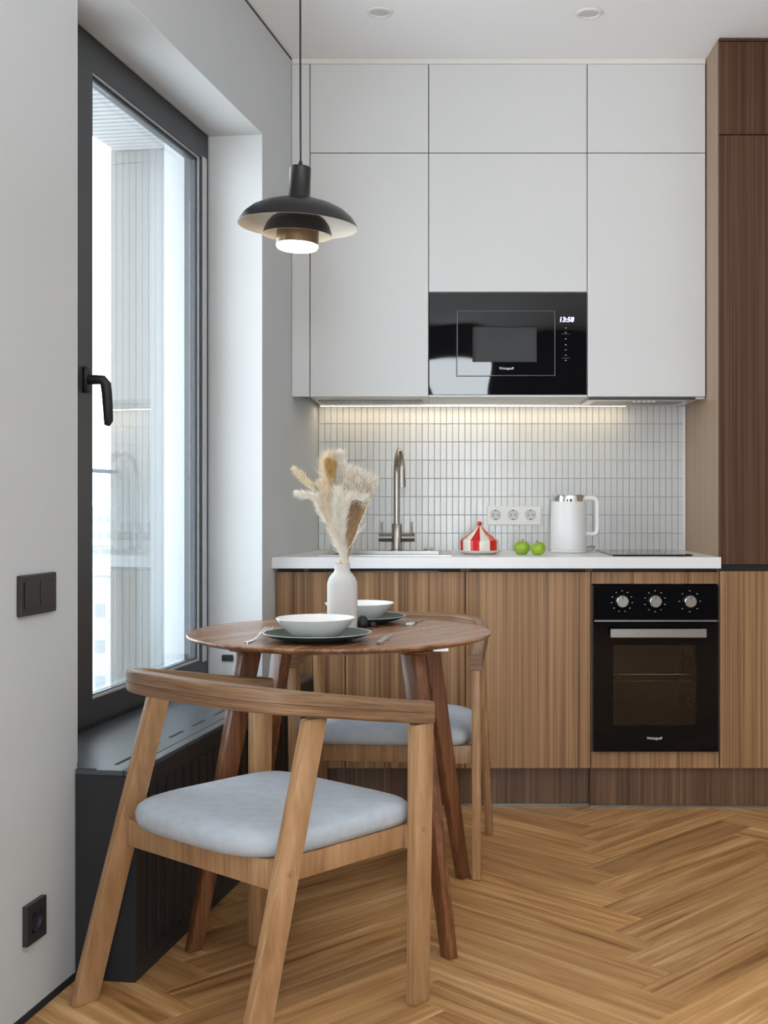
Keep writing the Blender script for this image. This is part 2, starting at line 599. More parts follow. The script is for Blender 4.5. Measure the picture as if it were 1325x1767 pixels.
# ------------------------------------------------------------------ the room
CEIL = 2.787
A_FAR, A_NEAR = 0.7625, 2.205            # the window opening along the left wall
Z_HEAD = 2.395
RX = 2.6                                 # right wall
A_END = (WY0 - REAR_Y) / -DY

# floor: slab under the planks, and plain boarding behind the camera
bm = bm_new()
prism(bm, [(-2.2, REAR_Y), (RX + 0.1, REAR_Y), (RX + 0.1, 5.1), (-0.4, 5.1), W(0, 0.2), W(A_END, 0.2)], -0.1, -0.010)
prism(bm, [W(A_END), (RX, REAR_Y), (RX, 0.6), W((WY0 - 0.6) / -DY)], -0.010, 0.0)
floor = struct('floor', bm, plain('floor_underlay', (0.36, 0.20, 0.09), 0.6))

PL, PW = 0.760, 0.132
S2 = math.sqrt(0.5)
OX, OY, TILT = 0.540, 2.699, math.radians(1.05)
wl_n = Vector((NX, NY, 0))
wl_p = Vector((*W(0), 0))
planes = [(wl_p, wl_n), (Vector((0, 4.470, 0)), Vector((0, 1, 0))), (Vector((RX, 0, 0)), Vector((1, 0, 0))), (Vector((0, 0.6, 0)), Vector((0, -1, 0)))]


def plank_bm():
    bm = bm_new()
    g = 0.0003
    box(bm, -PL / 2 + g, PL / 2 - g, -PW / 2 + g, PW / 2 - g, -0.0098, 0.0, 0.0009)
    return bm


bm = plank_bm()
plank_mesh = bpy.data.meshes.new('plank')
bm.to_mesh(plank_mesh); bm.free()
plank_mesh.materials.append(floor_oak)
for c in range(-3, 4):
    for k in range(-40, 40):
        for typ in 'AB':
            if typ == 'A':
                p, q, ang = k * PW + PL / 2, k * PW + PW / 2, math.pi / 4
            else:
                p, q, ang = k * PW - PW / 2, k * PW + PL / 2, 3 * math.pi / 4
            p += c * (PL + PW); q += c * (PW - PL)
            x, y = (p - q) * S2, (p + q) * S2
            x, y = x * math.cos(TILT) - y * math.sin(TILT), x * math.sin(TILT) + y * math.cos(TILT)
            ctr = Vector((OX + x, OY + y, 0))
            d = max((ctr - pp).dot(n) for pp, n in planes)
            if d > 0.40:
                continue
            M = Matrix.Translation(ctr) @ Matrix.Rotation(ang + TILT, 4, 'Z')
            if d > -0.42:
                bm = plank_bm()
                bm.transform(M)
                for pp, n in planes:
                    r = bmesh.ops.bisect_plane(bm, geom=bm.verts[:] + bm.edges[:] + bm.faces[:], plane_co=pp, plane_no=n, clear_outer=True)
                if len(bm.faces) < 3:
                    bm.free()
                    continue
                bm.transform(M.inverted())
                me = bpy.data.meshes.new('plank')
                bm.to_mesh(me); bm.free()
                me.materials.append(floor_oak)
            else:
                me = plank_mesh
            o = bpy.data.objects.new('plank', me)
            COL.objects.link(o)
            o.matrix_world = M
            o.parent = floor

bm = bm_new()
prism(bm, [(-2.3, REAR_Y - 0.2), (RX + 0.2, REAR_Y - 0.2), (RX + 0.2, 5.2), (-0.55, 5.2)], CEIL, CEIL + 0.15)
struct('ceiling', bm, ceiling_paint)

# left wall with its deep window opening, and a made-up second opening for fill light behind the camera
bm = bm_new()
T_OUT = 0.36
wbox(bm, -0.12, A_FAR, 0, T_OUT, -0.1, CEIL)
wbox(bm, A_FAR, A_NEAR, 0, T_OUT, Z_HEAD, CEIL)
wbox(bm, A_FAR, A_NEAR, 0.12, T_OUT, -0.1, 0.46)
wbox(bm, A_NEAR, 4.2, 0, T_OUT, -0.1, CEIL)
wbox(bm, 4.2, 6.4, 0, T_OUT, 2.4, CEIL)
wbox(bm, 4.2, 6.4, 0, T_OUT, -0.1, 0.3)
wbox(bm, 6.4, A_END + 0.2, 0, T_OUT, -0.1, CEIL)
struct('wall_left', bm, wall_paint)

reveal_lit = plain('reveal_lit', (0.65, 0.67, 0.672), 0.6)  # lighter copy of the wall paint; window light put into the colour
bm = bm_new(); wbox(bm, A_FAR, A_FAR + 0.004, 0.0005, 0.192, 0.4995, Z_HEAD - 0.0045); struct('trim_3', bm, reveal_lit)
bm = bm_new(); wbox(bm, A_FAR, A_NEAR, 0.0005, 0.192, Z_HEAD - 0.004, Z_HEAD); struct('trim_4', bm, reveal_lit)
bm = bm_new(); wbox(bm, A_NEAR - 0.004, A_NEAR, 0.0005, 0.192, 0.4995, Z_HEAD - 0.0045); struct('trim_5', bm, reveal_lit)
bm = bm_new()
box(bm, -0.75, RX + 0.1, 5.040, 5.2, -0.1, CEIL)
wall_back = struct('wall_back', bm, grout)
bm = bm_new()
box(bm, RX, RX + 0.15, REAR_Y - 0.15, 5.04, -0.1, CEIL)
struct('wall_right', bm, wall_paint)
bm = bm_new()
for x0, x1, z0, z1 in ((-2.2, -0.14, -0.1, CEIL), (0.42, RX, -0.1, CEIL), (-0.14, 0.42, 2.425, CEIL)):
    box(bm, x0, x1, REAR_Y - 0.15, REAR_Y, z0, z1)
struct('wall_rear', bm, plain('rear_wall_charcoal', (0.05, 0.05, 0.052), 0.8))

# baseboard: black recessed profile on the left wall; black shadow line at the ceiling
bm = bm_new(); wbox(bm, 2.22, A_END, -0.004, 0.002, 0.0, 0.016); struct('baseboard_left', bm, shadow_black)
bm = bm_new(); wbox(bm, 0.40, A_END, -0.0015, 0.002, CEIL - 0.008, CEIL); struct('trim_1', bm, plain('trim_dark', (0.05, 0.05, 0.05), 0.8))

# backsplash tiles, laid one by one (stacked upright)
TW, TH = 0.0250, 0.0748
tile_meshes = []
for i in range(4):
    bm = bm_new()
    box(bm, -TW / 2 + 0.0007, TW / 2 - 0.0007, -0.008, 0.0, -TH / 2 + 0.0008, TH / 2 - 0.0008, 0.0011)
    me = bpy.data.meshes.new('tile')
    bm.to_mesh(me); bm.free()
    me.materials.append(tile_white)
    tile_meshes.append(me)
spots = []
for r in range(8):
    x = -0.4872 - TW / 2
    while x < 0.985:
        spots.append((x, 1.504 - TH * (r + 0.5), r))
        x += TW
spots.sort(key=lambda s: (s[2], s[0]))
extra = bm_new()
for i, (x, z, r) in enumerate(spots):
    jx, jz = random.uniform(-0.007, 0.007), random.uniform(-0.004, 0.004)
    Mx = Matrix.Translation((x, 5.0405, z)) @ Matrix.Rotation(jx, 4, 'Z') @ Matrix.Rotation(jz, 4, 'X')
    if i < 300:
        o = bpy.data.objects.new('tile', tile_meshes[i % 4])
        COL.objects.link(o)
        o.matrix_world = Mx
        o.parent = wall_back
    else:
        t = bmesh.new(); t.from_mesh(tile_meshes[0]); t.transform(Mx)
        tmp = bpy.data.meshes.new('tmp'); t.to_mesh(tmp); t.free()
        extra.from_mesh(tmp); bpy.data.meshes.remove(tmp)
obj('tile', extra, tile_white, wall_back, 0, 'stuff')
bm = bm_new(); box(bm, 0.9835, 0.9935, 5.028, 5.041, 0.91, 1.504, 0.001)
obj('tile_edge_trim', bm, plain('tile_trim_white', (0.8, 0.8, 0.79), 0.3), wall_back, 0)

# ------------------------------------------------------------------ the window in the left wall
win = struct_empty('window_1', (*W(A_FAR, 0.2), 0.5))
ZB, ZT = 0.462, Z_HEAD - 0.002
T0, T1 = 0.192, 0.250
A0, A1 = A_FAR + 0.001, A_NEAR - 0.001
A_M0, A_M1 = A_FAR + 0.954, A_FAR + 1.085       # the stile that carries the handle
bm = bm_new()
fw = 0.05
ring(bm, (A0, A1, ZB, ZT), (A0 + fw, A1 - fw, ZB + fw, ZT - fw), T0 + 0.006, T1, wfn)
obj('window_frame', bm, frame_grey, win, 0)
bm = bm_new(); wbox(bm, A_M1 - 0.045, A_M1, T0 + 0.006, T1, ZB + fw, ZT - fw, 0.002); obj('mullion', bm, frame_grey, win, 0)


def sash(a0, a1, z0, z1, st, first):
    bm = bm_new()
    ring(bm, (a0, a1, z0, z1), (a0 + st, a1 - st, z0 + st, z1 - st), T0 - 0.004, T0 + 0.0555, wfn)
    s = obj('sash', bm, frame_grey, win, 0)
    b = 0.012
    g0, g1, h0, h1 = a0 + st, a1 - st, z0 + st, z1 - st
    bm = bm_new()
    ring(bm, (g0, g1, h0, h1), (g0 + b, g1 - b * .4, h0 + b * .6, h1 - b * .5), T0 + 0.001, T0 + 0.0115, wfn)
    obj('glazing_bead', bm, bead_light, s, 0)
    bm = bm_new()
    ring(bm, (g0 + b, g1 - b * .4, h0 + b * .6, h1 - b * .5), (g0 + b + .005, g1 - b * .4 - .002, h0 + b * .6 + .003, h1 - b * .5 - .010), T0 + 0.005, T0 + 0.0115, wfn)
    obj('gasket', bm, gasket, s, 0)
    for t in (T0 + 0.012, T0 + 0.034):
        bm = bm_new()
        wbox(bm, g0 + 0.002, g1 - 0.001, t, t + 0.004, h0 + 0.002, h1 - 0.002)
        obj('glass_pane', bm, pane_glass, s, 0)


sash(A0 + 0.038, A_M1 - 0.012, ZB + 0.040, ZT - 0.040, 0.062, True)
sash(A_M1 - 0.006, A1 - 0.038, ZB + 0.040, ZT - 0.040, 0.05, False)
# the sash's handle stile is as wide as the photograph shows: an extra cover on it
bm = bm_new(); wbox(bm, A_M0, A_M1 - 0.02, T0 - 0.006, T0 + 0.03, ZB + 0.045, ZT - 0.045, 0.003); obj('stile_cover', bm, frame_grey, win, 0)
bm = bm_new(); wbox(bm, A_FAR + 0.052, A_FAR + 0.090, T0 - 0.008, T0 - 0.0042, ZB + 0.095, ZT - 0.095, 0.001); obj('seal_strip', bm, bead_light, win, 0)
# handle: rose plate, neck and downward lever
ah = A_FAR + 1.005
zh = EYE - (657 - CV) * 3.34 / F
bm = bm_new()
wbox(bm, ah - 0.016, ah + 0.016, T0 - 0.018, T0 - 0.005, zh - 0.036, zh + 0.036, 0.005)
hd = obj('handle_rose', bm, black_metal, win, 40)
bm = bm_new()
P = lambda a, t, z: Vector((*W(a, t), z))
path = [P(ah, T0 - 0.010, zh), P(ah, T0 - 0.040, zh), P(ah - 0.002, T0 - 0.056, zh - 0.001), P(ah - 0.006, T0 - 0.063, zh - 0.012),
        P(ah - 0.009, T0 - 0.065, zh - 0.035), P(ah - 0.013, T0 - 0.066, zh - 0.075), P(ah - 0.017, T0 - 0.066, zh - 0.110), P(ah - 0.019, T0 - 0.061, zh - 0.122)]
tube(bm, path, [0.013, 0.013, 0.0135, 0.0145, 0.0140, 0.0135, 0.0125, 0.008], 12)
obj('window_handle', bm, black_metal, win, 50)

# ------------------------------------------------------------------ what stands outside the window
lg = thing('loggia', 'pale ribbed balcony shell with soffit and side wall outside the window', 'balcony', (*W(0, 0.5), 0))
bm = bm_new()
wbox(bm, -0.13, -0.05, 0.36, 0.92, -0.3, 2.62)
obj('side_wall', bm, clad_pale, lg, 0)
bm = bm_new()
for k in range(19):
    wbox(bm, -0.052, -0.0485, 0.375 + k * 0.029, 0.375 + k * 0.029 + 0.0245, -0.3, 2.60)
obj('wall_rib', bm, clad_pale, lg, 0, 'stuff')
bm = bm_new()
wbox(bm, -0.13, 3.3, 0.36, 0.925, 2.62, 2.75)
obj('soffit', bm, soffit_pale, lg, 0)
bm = bm_new()
for k in range(70):
    wbox(bm, -0.03 + k * 0.046, -0.03 + k * 0.046 + 0.030, 0.37, 0.90, 2.600, 2.62)
obj('soffit_rib', bm, soffit_pale, lg, 0, 'stuff')
bm = bm_new()
wbox(bm, -0.13, 3.3, 0.36, 1.0, -0.35, -0.2)
obj('balcony_slab', bm, facade_white, lg, 0)
rl = thing('balcony_railing', 'balcony railing with slim blue grey handrail over clear glass', 'railing', (*W(1, 0.9), 0))
bm = bm_new()
wbox(bm, -0.04, 3.2, 0.885, 0.905, 1.228, 1.244, 0.002)
obj('handrail', bm, rail_blue, rl, 0)
bm = bm_new(); wbox(bm, -0.04, 3.2, 0.892, 0.898, -0.15, 1.228); obj('glass_panel', bm, rail_glass, rl, 0)
bm = bm_new(); wbox(bm, -0.04, 3.2, 0.885, 0.905, -0.2, -0.15); obj('bottom_rail', bm, rail_blue, rl, 0)

bm = bm_new(); prism(bm, [(-700, 20), (-10, 20), (100, 900), (-700, 900)], -46, -45)
tag(obj('city_ground', bm, city_ground, None, 0), 'pale hazy city ground far below the window', 'ground')
rnd = random.Random(3)
bl = [(-58, 205, 14, 34, 'pale cream tower block far off, nearest one seen through the window'),
      (-84, 292, 20, 36, 'long beige block of flats behind the nearest tower'),
      (-128, 455, 26, 44, 'tall whitish block standing furthest away on the skyline'),
      (-44, 158, 10, 18, 'low beige house block near the foot of the view'),
      (-104, 372, 16, 30, 'pale square block between the long block and the skyline one')]
for i, (x, y, w, h, lab) in enumerate(bl):
    t = thing('apartment_building', lab, 'building', (x, y, -45), 'distant city buildings')
    bm = bm_new(); box(bm, x - w / 2, x + w / 2, y, y + 12, -45, -45 + h)
    obj('block', bm, city_hazed_beige if i % 2 else city_hazed, t, 0)
    bm = bm_new(); box(bm, x - w / 2 - .4, x + w / 2 + .4, y - .4, y + 12.4, -45 + h, -45 + h + 0.8)
    obj('roof', bm, city_hazed, t, 0)
    for k in range(int(h / 6)):
        bm = bm_new()
        z = -45 + 3 + k * 6
        nx = int(w / 3)
        for q in range(nx):
            xx = x - w / 2 + 0.8 + q * 3
            box(bm, xx, xx + 1.6, y - 0.12, y + 0.05, z, z + 2.2)
        obj('window_row', bm, city_band, t, 0, 'stuff')

# ------------------------------------------------------------------ radiator cover under the window
RA0, RA1 = 0.635, 2.217
ZC = 0.487
rc = thing('radiator_cover', 'dark grey fluted metal radiator cover under the window', 'radiator cover', (*W(1.4, -0.07), 0))
bm = bm_new()
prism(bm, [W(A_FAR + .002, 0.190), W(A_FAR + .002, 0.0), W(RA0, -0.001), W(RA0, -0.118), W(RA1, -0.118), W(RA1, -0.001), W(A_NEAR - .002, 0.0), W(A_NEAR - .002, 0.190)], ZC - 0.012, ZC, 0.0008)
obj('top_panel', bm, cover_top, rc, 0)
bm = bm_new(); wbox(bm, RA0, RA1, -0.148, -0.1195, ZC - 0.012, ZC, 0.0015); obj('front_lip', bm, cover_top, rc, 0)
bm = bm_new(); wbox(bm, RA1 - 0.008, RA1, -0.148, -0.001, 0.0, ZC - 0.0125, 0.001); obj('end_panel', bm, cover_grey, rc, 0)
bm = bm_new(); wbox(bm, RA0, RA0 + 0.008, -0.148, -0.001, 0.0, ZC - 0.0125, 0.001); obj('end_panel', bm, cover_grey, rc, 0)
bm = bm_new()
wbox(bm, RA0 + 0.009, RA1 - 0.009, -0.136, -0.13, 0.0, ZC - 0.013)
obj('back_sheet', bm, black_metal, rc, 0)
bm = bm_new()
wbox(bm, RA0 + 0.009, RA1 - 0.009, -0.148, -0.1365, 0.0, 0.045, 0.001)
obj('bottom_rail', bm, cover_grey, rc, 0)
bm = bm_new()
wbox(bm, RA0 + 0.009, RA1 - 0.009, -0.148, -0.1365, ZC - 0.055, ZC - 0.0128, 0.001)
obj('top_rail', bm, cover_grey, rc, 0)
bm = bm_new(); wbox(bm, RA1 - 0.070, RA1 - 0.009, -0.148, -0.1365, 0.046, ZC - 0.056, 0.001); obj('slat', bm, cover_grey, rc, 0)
a = RA1 - 0.082
while a - 0.045 > RA0 + 0.01:
    bm = bm_new(); wbox(bm, a - 0.046, a, -0.148, -0.1365, 0.046, ZC - 0.056, 0.0015); obj('slat', bm, cover_grey, rc, 0)
    a -= 0.058
yy = 2.90
for k in range(9):
    y0 = 2.90 + 0.168 * k
    a1 = (WY0 - y0) / -DY
    bm = bm_new(); wbox(bm, a1 - 0.094, a1, -0.080, -0.070, ZC - 0.002, ZC + 0.0006)
    obj('vent_slot', bm, shadow_black, rc, 0)
bm = bm_new(); wbox(bm, RA1 - 0.010, RA1 + 0.000, -0.05, -0.005, ZC, ZC + 0.001); obj('vent_slot', bm, shadow_black, rc, 0)

# black outlet on the far reveal
pr = W(A_FAR, 0.062)
t = thing('reveal_outlet', 'small black outlet low on the white window reveal behind the table', 'outlet', (pr[0], pr[1], 0.56))
bm = bm_new(); wbox(bm, A_FAR + 0.0042, A_FAR + 0.014, 0.104, 0.144, 0.551, 0.573, 0.002); obj('outlet_plate', bm, switch_black, t, 0)
bm = bm_new(); wbox(bm, A_FAR + 0.0142, A_FAR + 0.0155, 0.110, 0.138, 0.556, 0.568, 0.0005); obj('outlet_insert', bm, gasket, t, 0)

# light switch and socket on the near wall
a_s = (WY0 - 2.652) / -DY
t = thing('light_switch', 'black double rocker light switch on the white wall beside the window', 'light switch', (*W(a_s), 0.907))
bm = bm_new(); wbox(bm, a_s - 0.080, a_s + 0.080, -0.011, 0.0, 0.864, 0.951, 0.002); obj('switch_plate', bm, switch_black, t, 0)
for s in (-1, 1):
    bm = bm_new(); c = a_s + s * 0.034; wbox(bm, c - 0.031, c + 0.031, -0.0135 - 0.001 * s, -0.0112, 0.880, 0.936, 0.0012); obj('rocker', bm, switch_black, t, 0)
a_s = (WY0 - 2.640) / -DY
t = thing('wall_socket', 'single black power socket low on the white wall near the floor', 'socket', (*W(a_s), 0.203))
bm = bm_new()
zc = 0.205
ring(bm, (a_s - .0425, a_s + .0425, zc - .0425, zc + .0425), (a_s - .022, a_s + .022, zc - .022, zc + .022), -0.012, -0.0005, wfn)
obj('socket_plate', bm, switch_black, t, 0)
Mw = Matrix.Translation((*W(a_s, -0.0042), zc)) @ Matrix(((DX, 0, -NX, 0), (DY, 0, -NY, 0), (0, 1, 0, 0), (0, 0, 0, 1)))
bm = bm_new()
lathe(bm, [(0.023, 0.0085), (0.020, 0.0085), (0.0185, 0.001), (0, 0.001)], 24, M=Mw)
obj('socket_well', bm, gasket, t, 40)
bm = bm_new(); lathe(bm, [(0, 0.003), (0.002, 0.003), (0.002, 0.001)], 8, M=Mw @ Matrix.Translation((0.002, -0.016, 0))); obj('earth_contact', bm, chrome, t, 40)

# ------------------------------------------------------------------ kitchen: upper cabinets
YB, YU, YW = 4.428, 4.638, 5.030
DT = 0.018
UX = [-0.5050, -0.0560, 0.5440, 0.9925]
Z_U0, Z_U1, Z_U2 = 1.5053, 2.4286, 2.766
G = 0.0016


def front(name, x0, x1, z0, z1, y, mat, parent, bev=0.0012):
    bm = bm_new(); box(bm, x0 + G, x1 - G, y, y + DT, z0 + G, z1 - G, bev)
    return obj(name, bm, mat, parent, 0)


def carcass(x0, x1, y0, y1, z0, z1, mat, parent):
    bm = bm_new(); box(bm, x0 + 0.0005, x1 - 0.0005, y0, y1, z0 + 0.0005, z1 - 0.0005)
    return obj('carcass', bm, mat, parent, 0)


up_lab = ['white top cabinet nearest the window wall, above the sink', 'widest white top cabinet, above the microwave column', 'white top cabinet beside the tall walnut unit']
lo_lab = ['tall white wall cabinet above the sink, nearest the window', 'white wall cabinet with its door right above the black microwave', 'tall white wall cabinet above the hob with the hood beneath']
for i in range(3):
    x0, x1 = UX[i], UX[i + 1]
    t = thing('wall_cabinet', up_lab[i], 'cabinet', ((x0 + x1) / 2, YU + .2, Z_U1), 'white wall cabinets')
    carcass(x0, x1, YU + DT + .001, YW, Z_U1, Z_U2, cabinet_inside, t)
    front('door', x0, x1, Z_U1, Z_U2, YU, cabinet_white, t)
    zl = Z_U0 if i != 1 else 1.9015
    t = thing('wall_cabinet', lo_lab[i], 'cabinet', ((x0 + x1) / 2, YU + .2, zl), 'white wall cabinets')
    carcass(x0, x1, YU + DT + .001, YW, zl, Z_U1, cabinet_white, t)
    front('door', x0, x1, zl, Z_U1, YU, cabinet_white, t)
bm = bm_new(); box(bm, -0.5735, UX[0] - G, YU + 0.001, YU + DT, Z_U0 + G, Z_U2 - G, 0.001)
tag(obj('filler_panel', bm, cabinet_white, None, 0), 'narrow white filler strip between the wall cabinets and window wall', 'panel')
bm = bm_new(); box(bm, UX[1] + 0.0006, UX[2] - 0.0006, YU + 0.001, YW, Z_U0, 1.5135, 0.0008)
tag(obj('shelf_board', bm, cabinet_white, None, 0), 'thin white board under the microwave', 'shelf')
bm = bm_new(); box(bm, -0.5735, 0.9925, YU + 0.003, YU + 0.03, Z_U2 + 0.0005, CEIL - 0.0005)
struct('trim_2', bm, cornice_white)
# underside: vent grille, LED profile, built-in hood
t = thing('vent_grille', 'long grey vent strip under the wall cabinet above the sink', 'vent', (-0.28, 4.82, 1.503))
bm = bm_new(); box(bm, -0.488, -0.080, 4.785, 4.850, 1.500, 1.5048, 0.001); obj('grille_plate', bm, plain('vent_grey', (0.42, 0.40, 0.37), 0.5), t, 0)
bm = bm_new()
for k in range(12):
    box(bm, -0.478 + k * 0.033, -0.478 + k * 0.033 + 0.026, 4.795, 4.840, 1.4988, 1.5003)
obj('grille_fin', bm, plain('vent_fin', (0.33, 0.31, 0.29), 0.5), t, 0, 'stuff')
t = thing('led_strip', 'warm lit LED profile under the wall cabinets along the tiles', 'light', (0.05, 5.0, 1.50))
bm = bm_new(); box(bm, -0.500, 0.740, 4.962, 4.990, 1.4975, 1.5048); obj('profile', bm, steel, t, 0)
bm = bm_new(); box(bm, -0.498, 0.738, 4.966, 4.986, 1.4963, 1.4978); obj('diffuser', bm, led_glow, t, 0)
t = thing('range_hood', 'built-in range hood under the cabinet above the hob', 'hood', (0.75, 4.83, 1.50))
hx0, hx1 = 0.552, 0.955
bm = bm_new()
box(bm, hx0, hx1, 4.652, 4.672, 1.4972, 1.5048, 0.001)
obj('front_lip', bm, plain('hood_lip', (0.05, 0.055, 0.05), 0.4, metal=0.5), t, 0)
bm = bm_new()
ring(bm, (hx0, hx1, 4.674, 4.945), (hx0 + .03, hx1 - .03, 4.715, 4.92), 1.4955, 1.5048, hfn)
obj('hood_frame', bm, steel, t, 0)
bm = bm_new(); box(bm, hx0 + .03, hx1 - .03, 4.715, 4.92, 1.4985, 1.5046); obj('filter', bm, dark_steel, t, 0)
for k in range(5):
    bm = bm_new(); xb = 0.725 + 0.0185 * k; box(bm, xb, xb + 0.011, 4.682, 4.706, 1.4895, 1.4954, 0.001)
    obj('button', bm, plain('hood_button', (0.8, 0.78, 0.74), 0.4) if k == 0 else MATS['hood_button'], t, 0)
bm = bm_new(); box(bm, 0.957, 0.9920, 4.655, 4.70, 1.499, 1.5048); obj('side_cover', bm, steel, t, 0)

# ------------------------------------------------------------------ microwave
mx0, mx1, mz0, mz1 = -0.0530, 0.5415, 1.5145, 1.8985
mwv = thing('microwave', 'built-in black glass microwave among the white wall cabinets', 'microwave', (0.244, YU, mz0))
Zm = lambda v: EYE - (v - CV) * YU / F
Xm = lambda u: (u - CU) * YU / F
wx0, wx1, wz0, wz1 = Xm(815), Xm(926), Zm(625), Zm(564)
dx0, dx1, dz0, dz1 = Xm(788), Xm(958), Zm(649), Zm(536)
bm = bm_new()
ring(bm, (mx0, mx1, mz0, mz1), (dx0 + .004, dx1 - .004, dz0 + .004, dz1 - .004), YU + 0.02, YU + 0.024, ffn)
obj('backing_frame', bm, black_metal, mwv, 0)
bm = bm_new()
gx0, gx1, gz0, gz1 = dx0 - .002, dx1 + .002, dz0 - .002, dz1 + .002
ring(bm, (mx0, mx1, mz0, mz1), (gx0, gx1, gz0, gz1), YU - 0.002, YU + 0.0195, ffn)
obj('fascia', bm, mw_black, mwv, 0)
bm = bm_new()
ring(bm, (dx0, dx1, dz0, dz1), (wx0, wx1, wz0, wz1), YU - 0.006, YU + 0.018, ffn)
mdoor = obj('door', bm, mw_black, mwv, 0)
bm = bm_new()
ring(bm, (dx0 + .0008, dx1 - .0008, dz0 + .0008, dz1 - .0008), (dx0 + .0032, dx1 - .0032, dz0 + .0024, dz1 - .0024), YU - 0.0072, YU - 0.0055, ffn)
obj('chrome_edge', bm, plain('edge_dark_metal', (0.10, 0.10, 0.105), 0.3, metal=1.0), mdoor, 0)
bm = bm_new(); box(bm, wx0, wx1, YU - 0.0055, YU - 0.002, wz0, wz1); obj('window_pane', bm, mw_glass, mdoor, 0)
bm = bm_new(); box(bm, wx0 + .0002, wx1 - .0002, YU + 0.002, YU + 0.003, wz0 + .0002, wz1 - .0002); obj('mesh_screen', bm, mw_screen, mdoor, 0)
bm = bm_new()
cx0, cx1, cz0, cz1, cy = wx0 - 0.03, wx1 + 0.05, wz0 - 0.03, wz1 + 0.03, YU + 0.30
open_box(bm, cx0, cx1, YU + .025, cy, cz0, cz1, 'front')
obj('cavity', bm, mw_enamel, mwv, 0)
bm = bm_new(); lathe(bm, [(0, 0), (0.10, 0), (0.105, 0.006), (0, 0.004)], 28, ((wx0 + wx1) / 2, YU + 0.16, cz0 + 0.004)); obj('turntable', bm, plain('turntable_glass', (0.35, 0.37, 0.38), 0.15), mwv, 40)
lettering('Weissgauff', 0.0125, (Xm(873.5), YU - 0.0066, Zm(636)), text_white, mdoor, 'logo', bold=0.0002)
lettering('13:58', 0.0255, (Xm(977), YU - 0.0026, Zm(552)), digit_glow, mwv, 'clock_digits', shear=0.12, bold=0.0006)
bm = bm_new()
for v in (566, 574, 585, 595, 604, 613, 622):
    x, z = Xm(976), Zm(v)
    box(bm, x - 0.0035, x + 0.0035, YU - 0.0024, YU - 0.0019, z - 0.0016, z + 0.0016)
for v in (576.5, 618):
    box(bm, Xm(969), Xm(983), YU - 0.0024, YU - 0.0019, Zm(v) - .0004, Zm(v) + .0004)
obj('touch_mark', bm, text_grey, mwv, 0, 'stuff')

# ------------------------------------------------------------------ kitchen: base units
Zb = lambda v: EYE - (v - CV) * YB / F
BX = [-0.6065, -0.3547, 0.0796, 0.5325, 0.9960]
zb0, zb1 = 0.1440, 0.8570
b_lab = ['walnut base filler cabinet in the corner by the radiator cover', 'walnut base cabinet under the sink, half hidden behind the table', 'walnut base cabinet between the sink unit and the oven']
for i in range(3):
    x0, x1 = BX[i], BX[i + 1]
    t = thing('base_cabinet', b_lab[i], 'cabinet', ((x0 + x1) / 2, YB + .3, 0.14), 'walnut base cabinets')
    bm = bm_new()
    yb = YB + DT + .001
    lft, rgt = (0.868, 0.715)[i == 1], (0.868, 0.715)[i == 0]
    xa, xb = x0 + (.10 if i == 0 else .0005), x1 - .0005
    poly = [(xa, zb0 + .001), (xb, zb0 + .001), (xb, rgt), (xb - .017, rgt), (xb - .017, zb0 + .018), (xa + .017, zb0 + .018), (xa + .017, lft), (xa, lft)]
    lo = [bm.verts.new((x, yb, z)) for x, z in poly]
    hi = [bm.verts.new((x, YW, z)) for x, z in poly]
    bm.faces.new(lo); bm.faces.new(hi[::-1])
    for k in range(8):
        bm.faces.new((lo[k], hi[k], hi[(k + 1) % 8], lo[(k + 1) % 8]))
    obj('carcass', bm, walnut_h, t, 0)
    front('door', x0, x1, zb0, zb1, YB, walnut, t)
t = thing('oven_housing', 'walnut oven housing with narrow panels above and below the oven', 'cabinet', (0.765, YB + .3, 0.14), 'walnut base cabinets')
oz0, oz1 = Zb(1295.5), Zb(1009)
bm = bm_new()
yb = YB + DT + .001
xa, xb = BX[3] + .0005, BX[4] - .0005
poly = [(xa, zb0 + .001), (xb, zb0 + .001), (xb, .868), (xb - .004, .868), (xb - .004, zb0 + .018), (xa + .004, zb0 + .018), (xa + .004, .868), (xa, .868)]
lo = [bm.verts.new((x, yb, z)) for x, z in poly]
hi = [bm.verts.new((x, YW, z)) for x, z in poly]
bm.faces.new(lo); bm.faces.new(hi[::-1])
for k in range(8):
    bm.faces.new((lo[k], hi[k], hi[(k + 1) % 8], lo[(k + 1) % 8]))
obj('carcass', bm, walnut_h, t, 0)
front('front_panel', BX[3], BX[4], oz1 + .001, zb1, YB, walnut, t)
front('front_panel', BX[3], BX[4], zb0, oz0 - .001, YB, walnut, t)
for xa, xb in ((BX[3] + G, 0.5385), (0.9905, BX[4] - G)):
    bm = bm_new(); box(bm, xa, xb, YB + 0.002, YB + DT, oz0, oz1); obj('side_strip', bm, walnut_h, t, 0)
bm = bm_new(); box(bm, -0.600, 0.9960, YB + 0.022, YB + 0.032, zb1 + 0.0005, 0.8695)
tag(obj('grip_profile', bm, black_metal, None, 0), 'black recessed grip channel under the white countertop', 'profile')

# plinths with a metal strip at the floor
def plinth(x0, x1, y, lab, z1, mat_strip):
    t = thing('plinth', lab, 'plinth', ((x0 + x1) / 2, y, 0))
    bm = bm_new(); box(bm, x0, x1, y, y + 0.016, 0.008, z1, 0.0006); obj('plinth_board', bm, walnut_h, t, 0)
    bm = bm_new(); box(bm, x0, x1, y - 0.002, y + 0.016, 0.0003, 0.0076); obj('metal_strip', bm, mat_strip, t, 0)


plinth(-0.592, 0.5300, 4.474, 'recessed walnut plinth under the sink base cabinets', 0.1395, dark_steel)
plinth(0.5310, 1.597, 4.450, 'walnut plinth under the oven and tall unit', 0.1425, dark_steel)

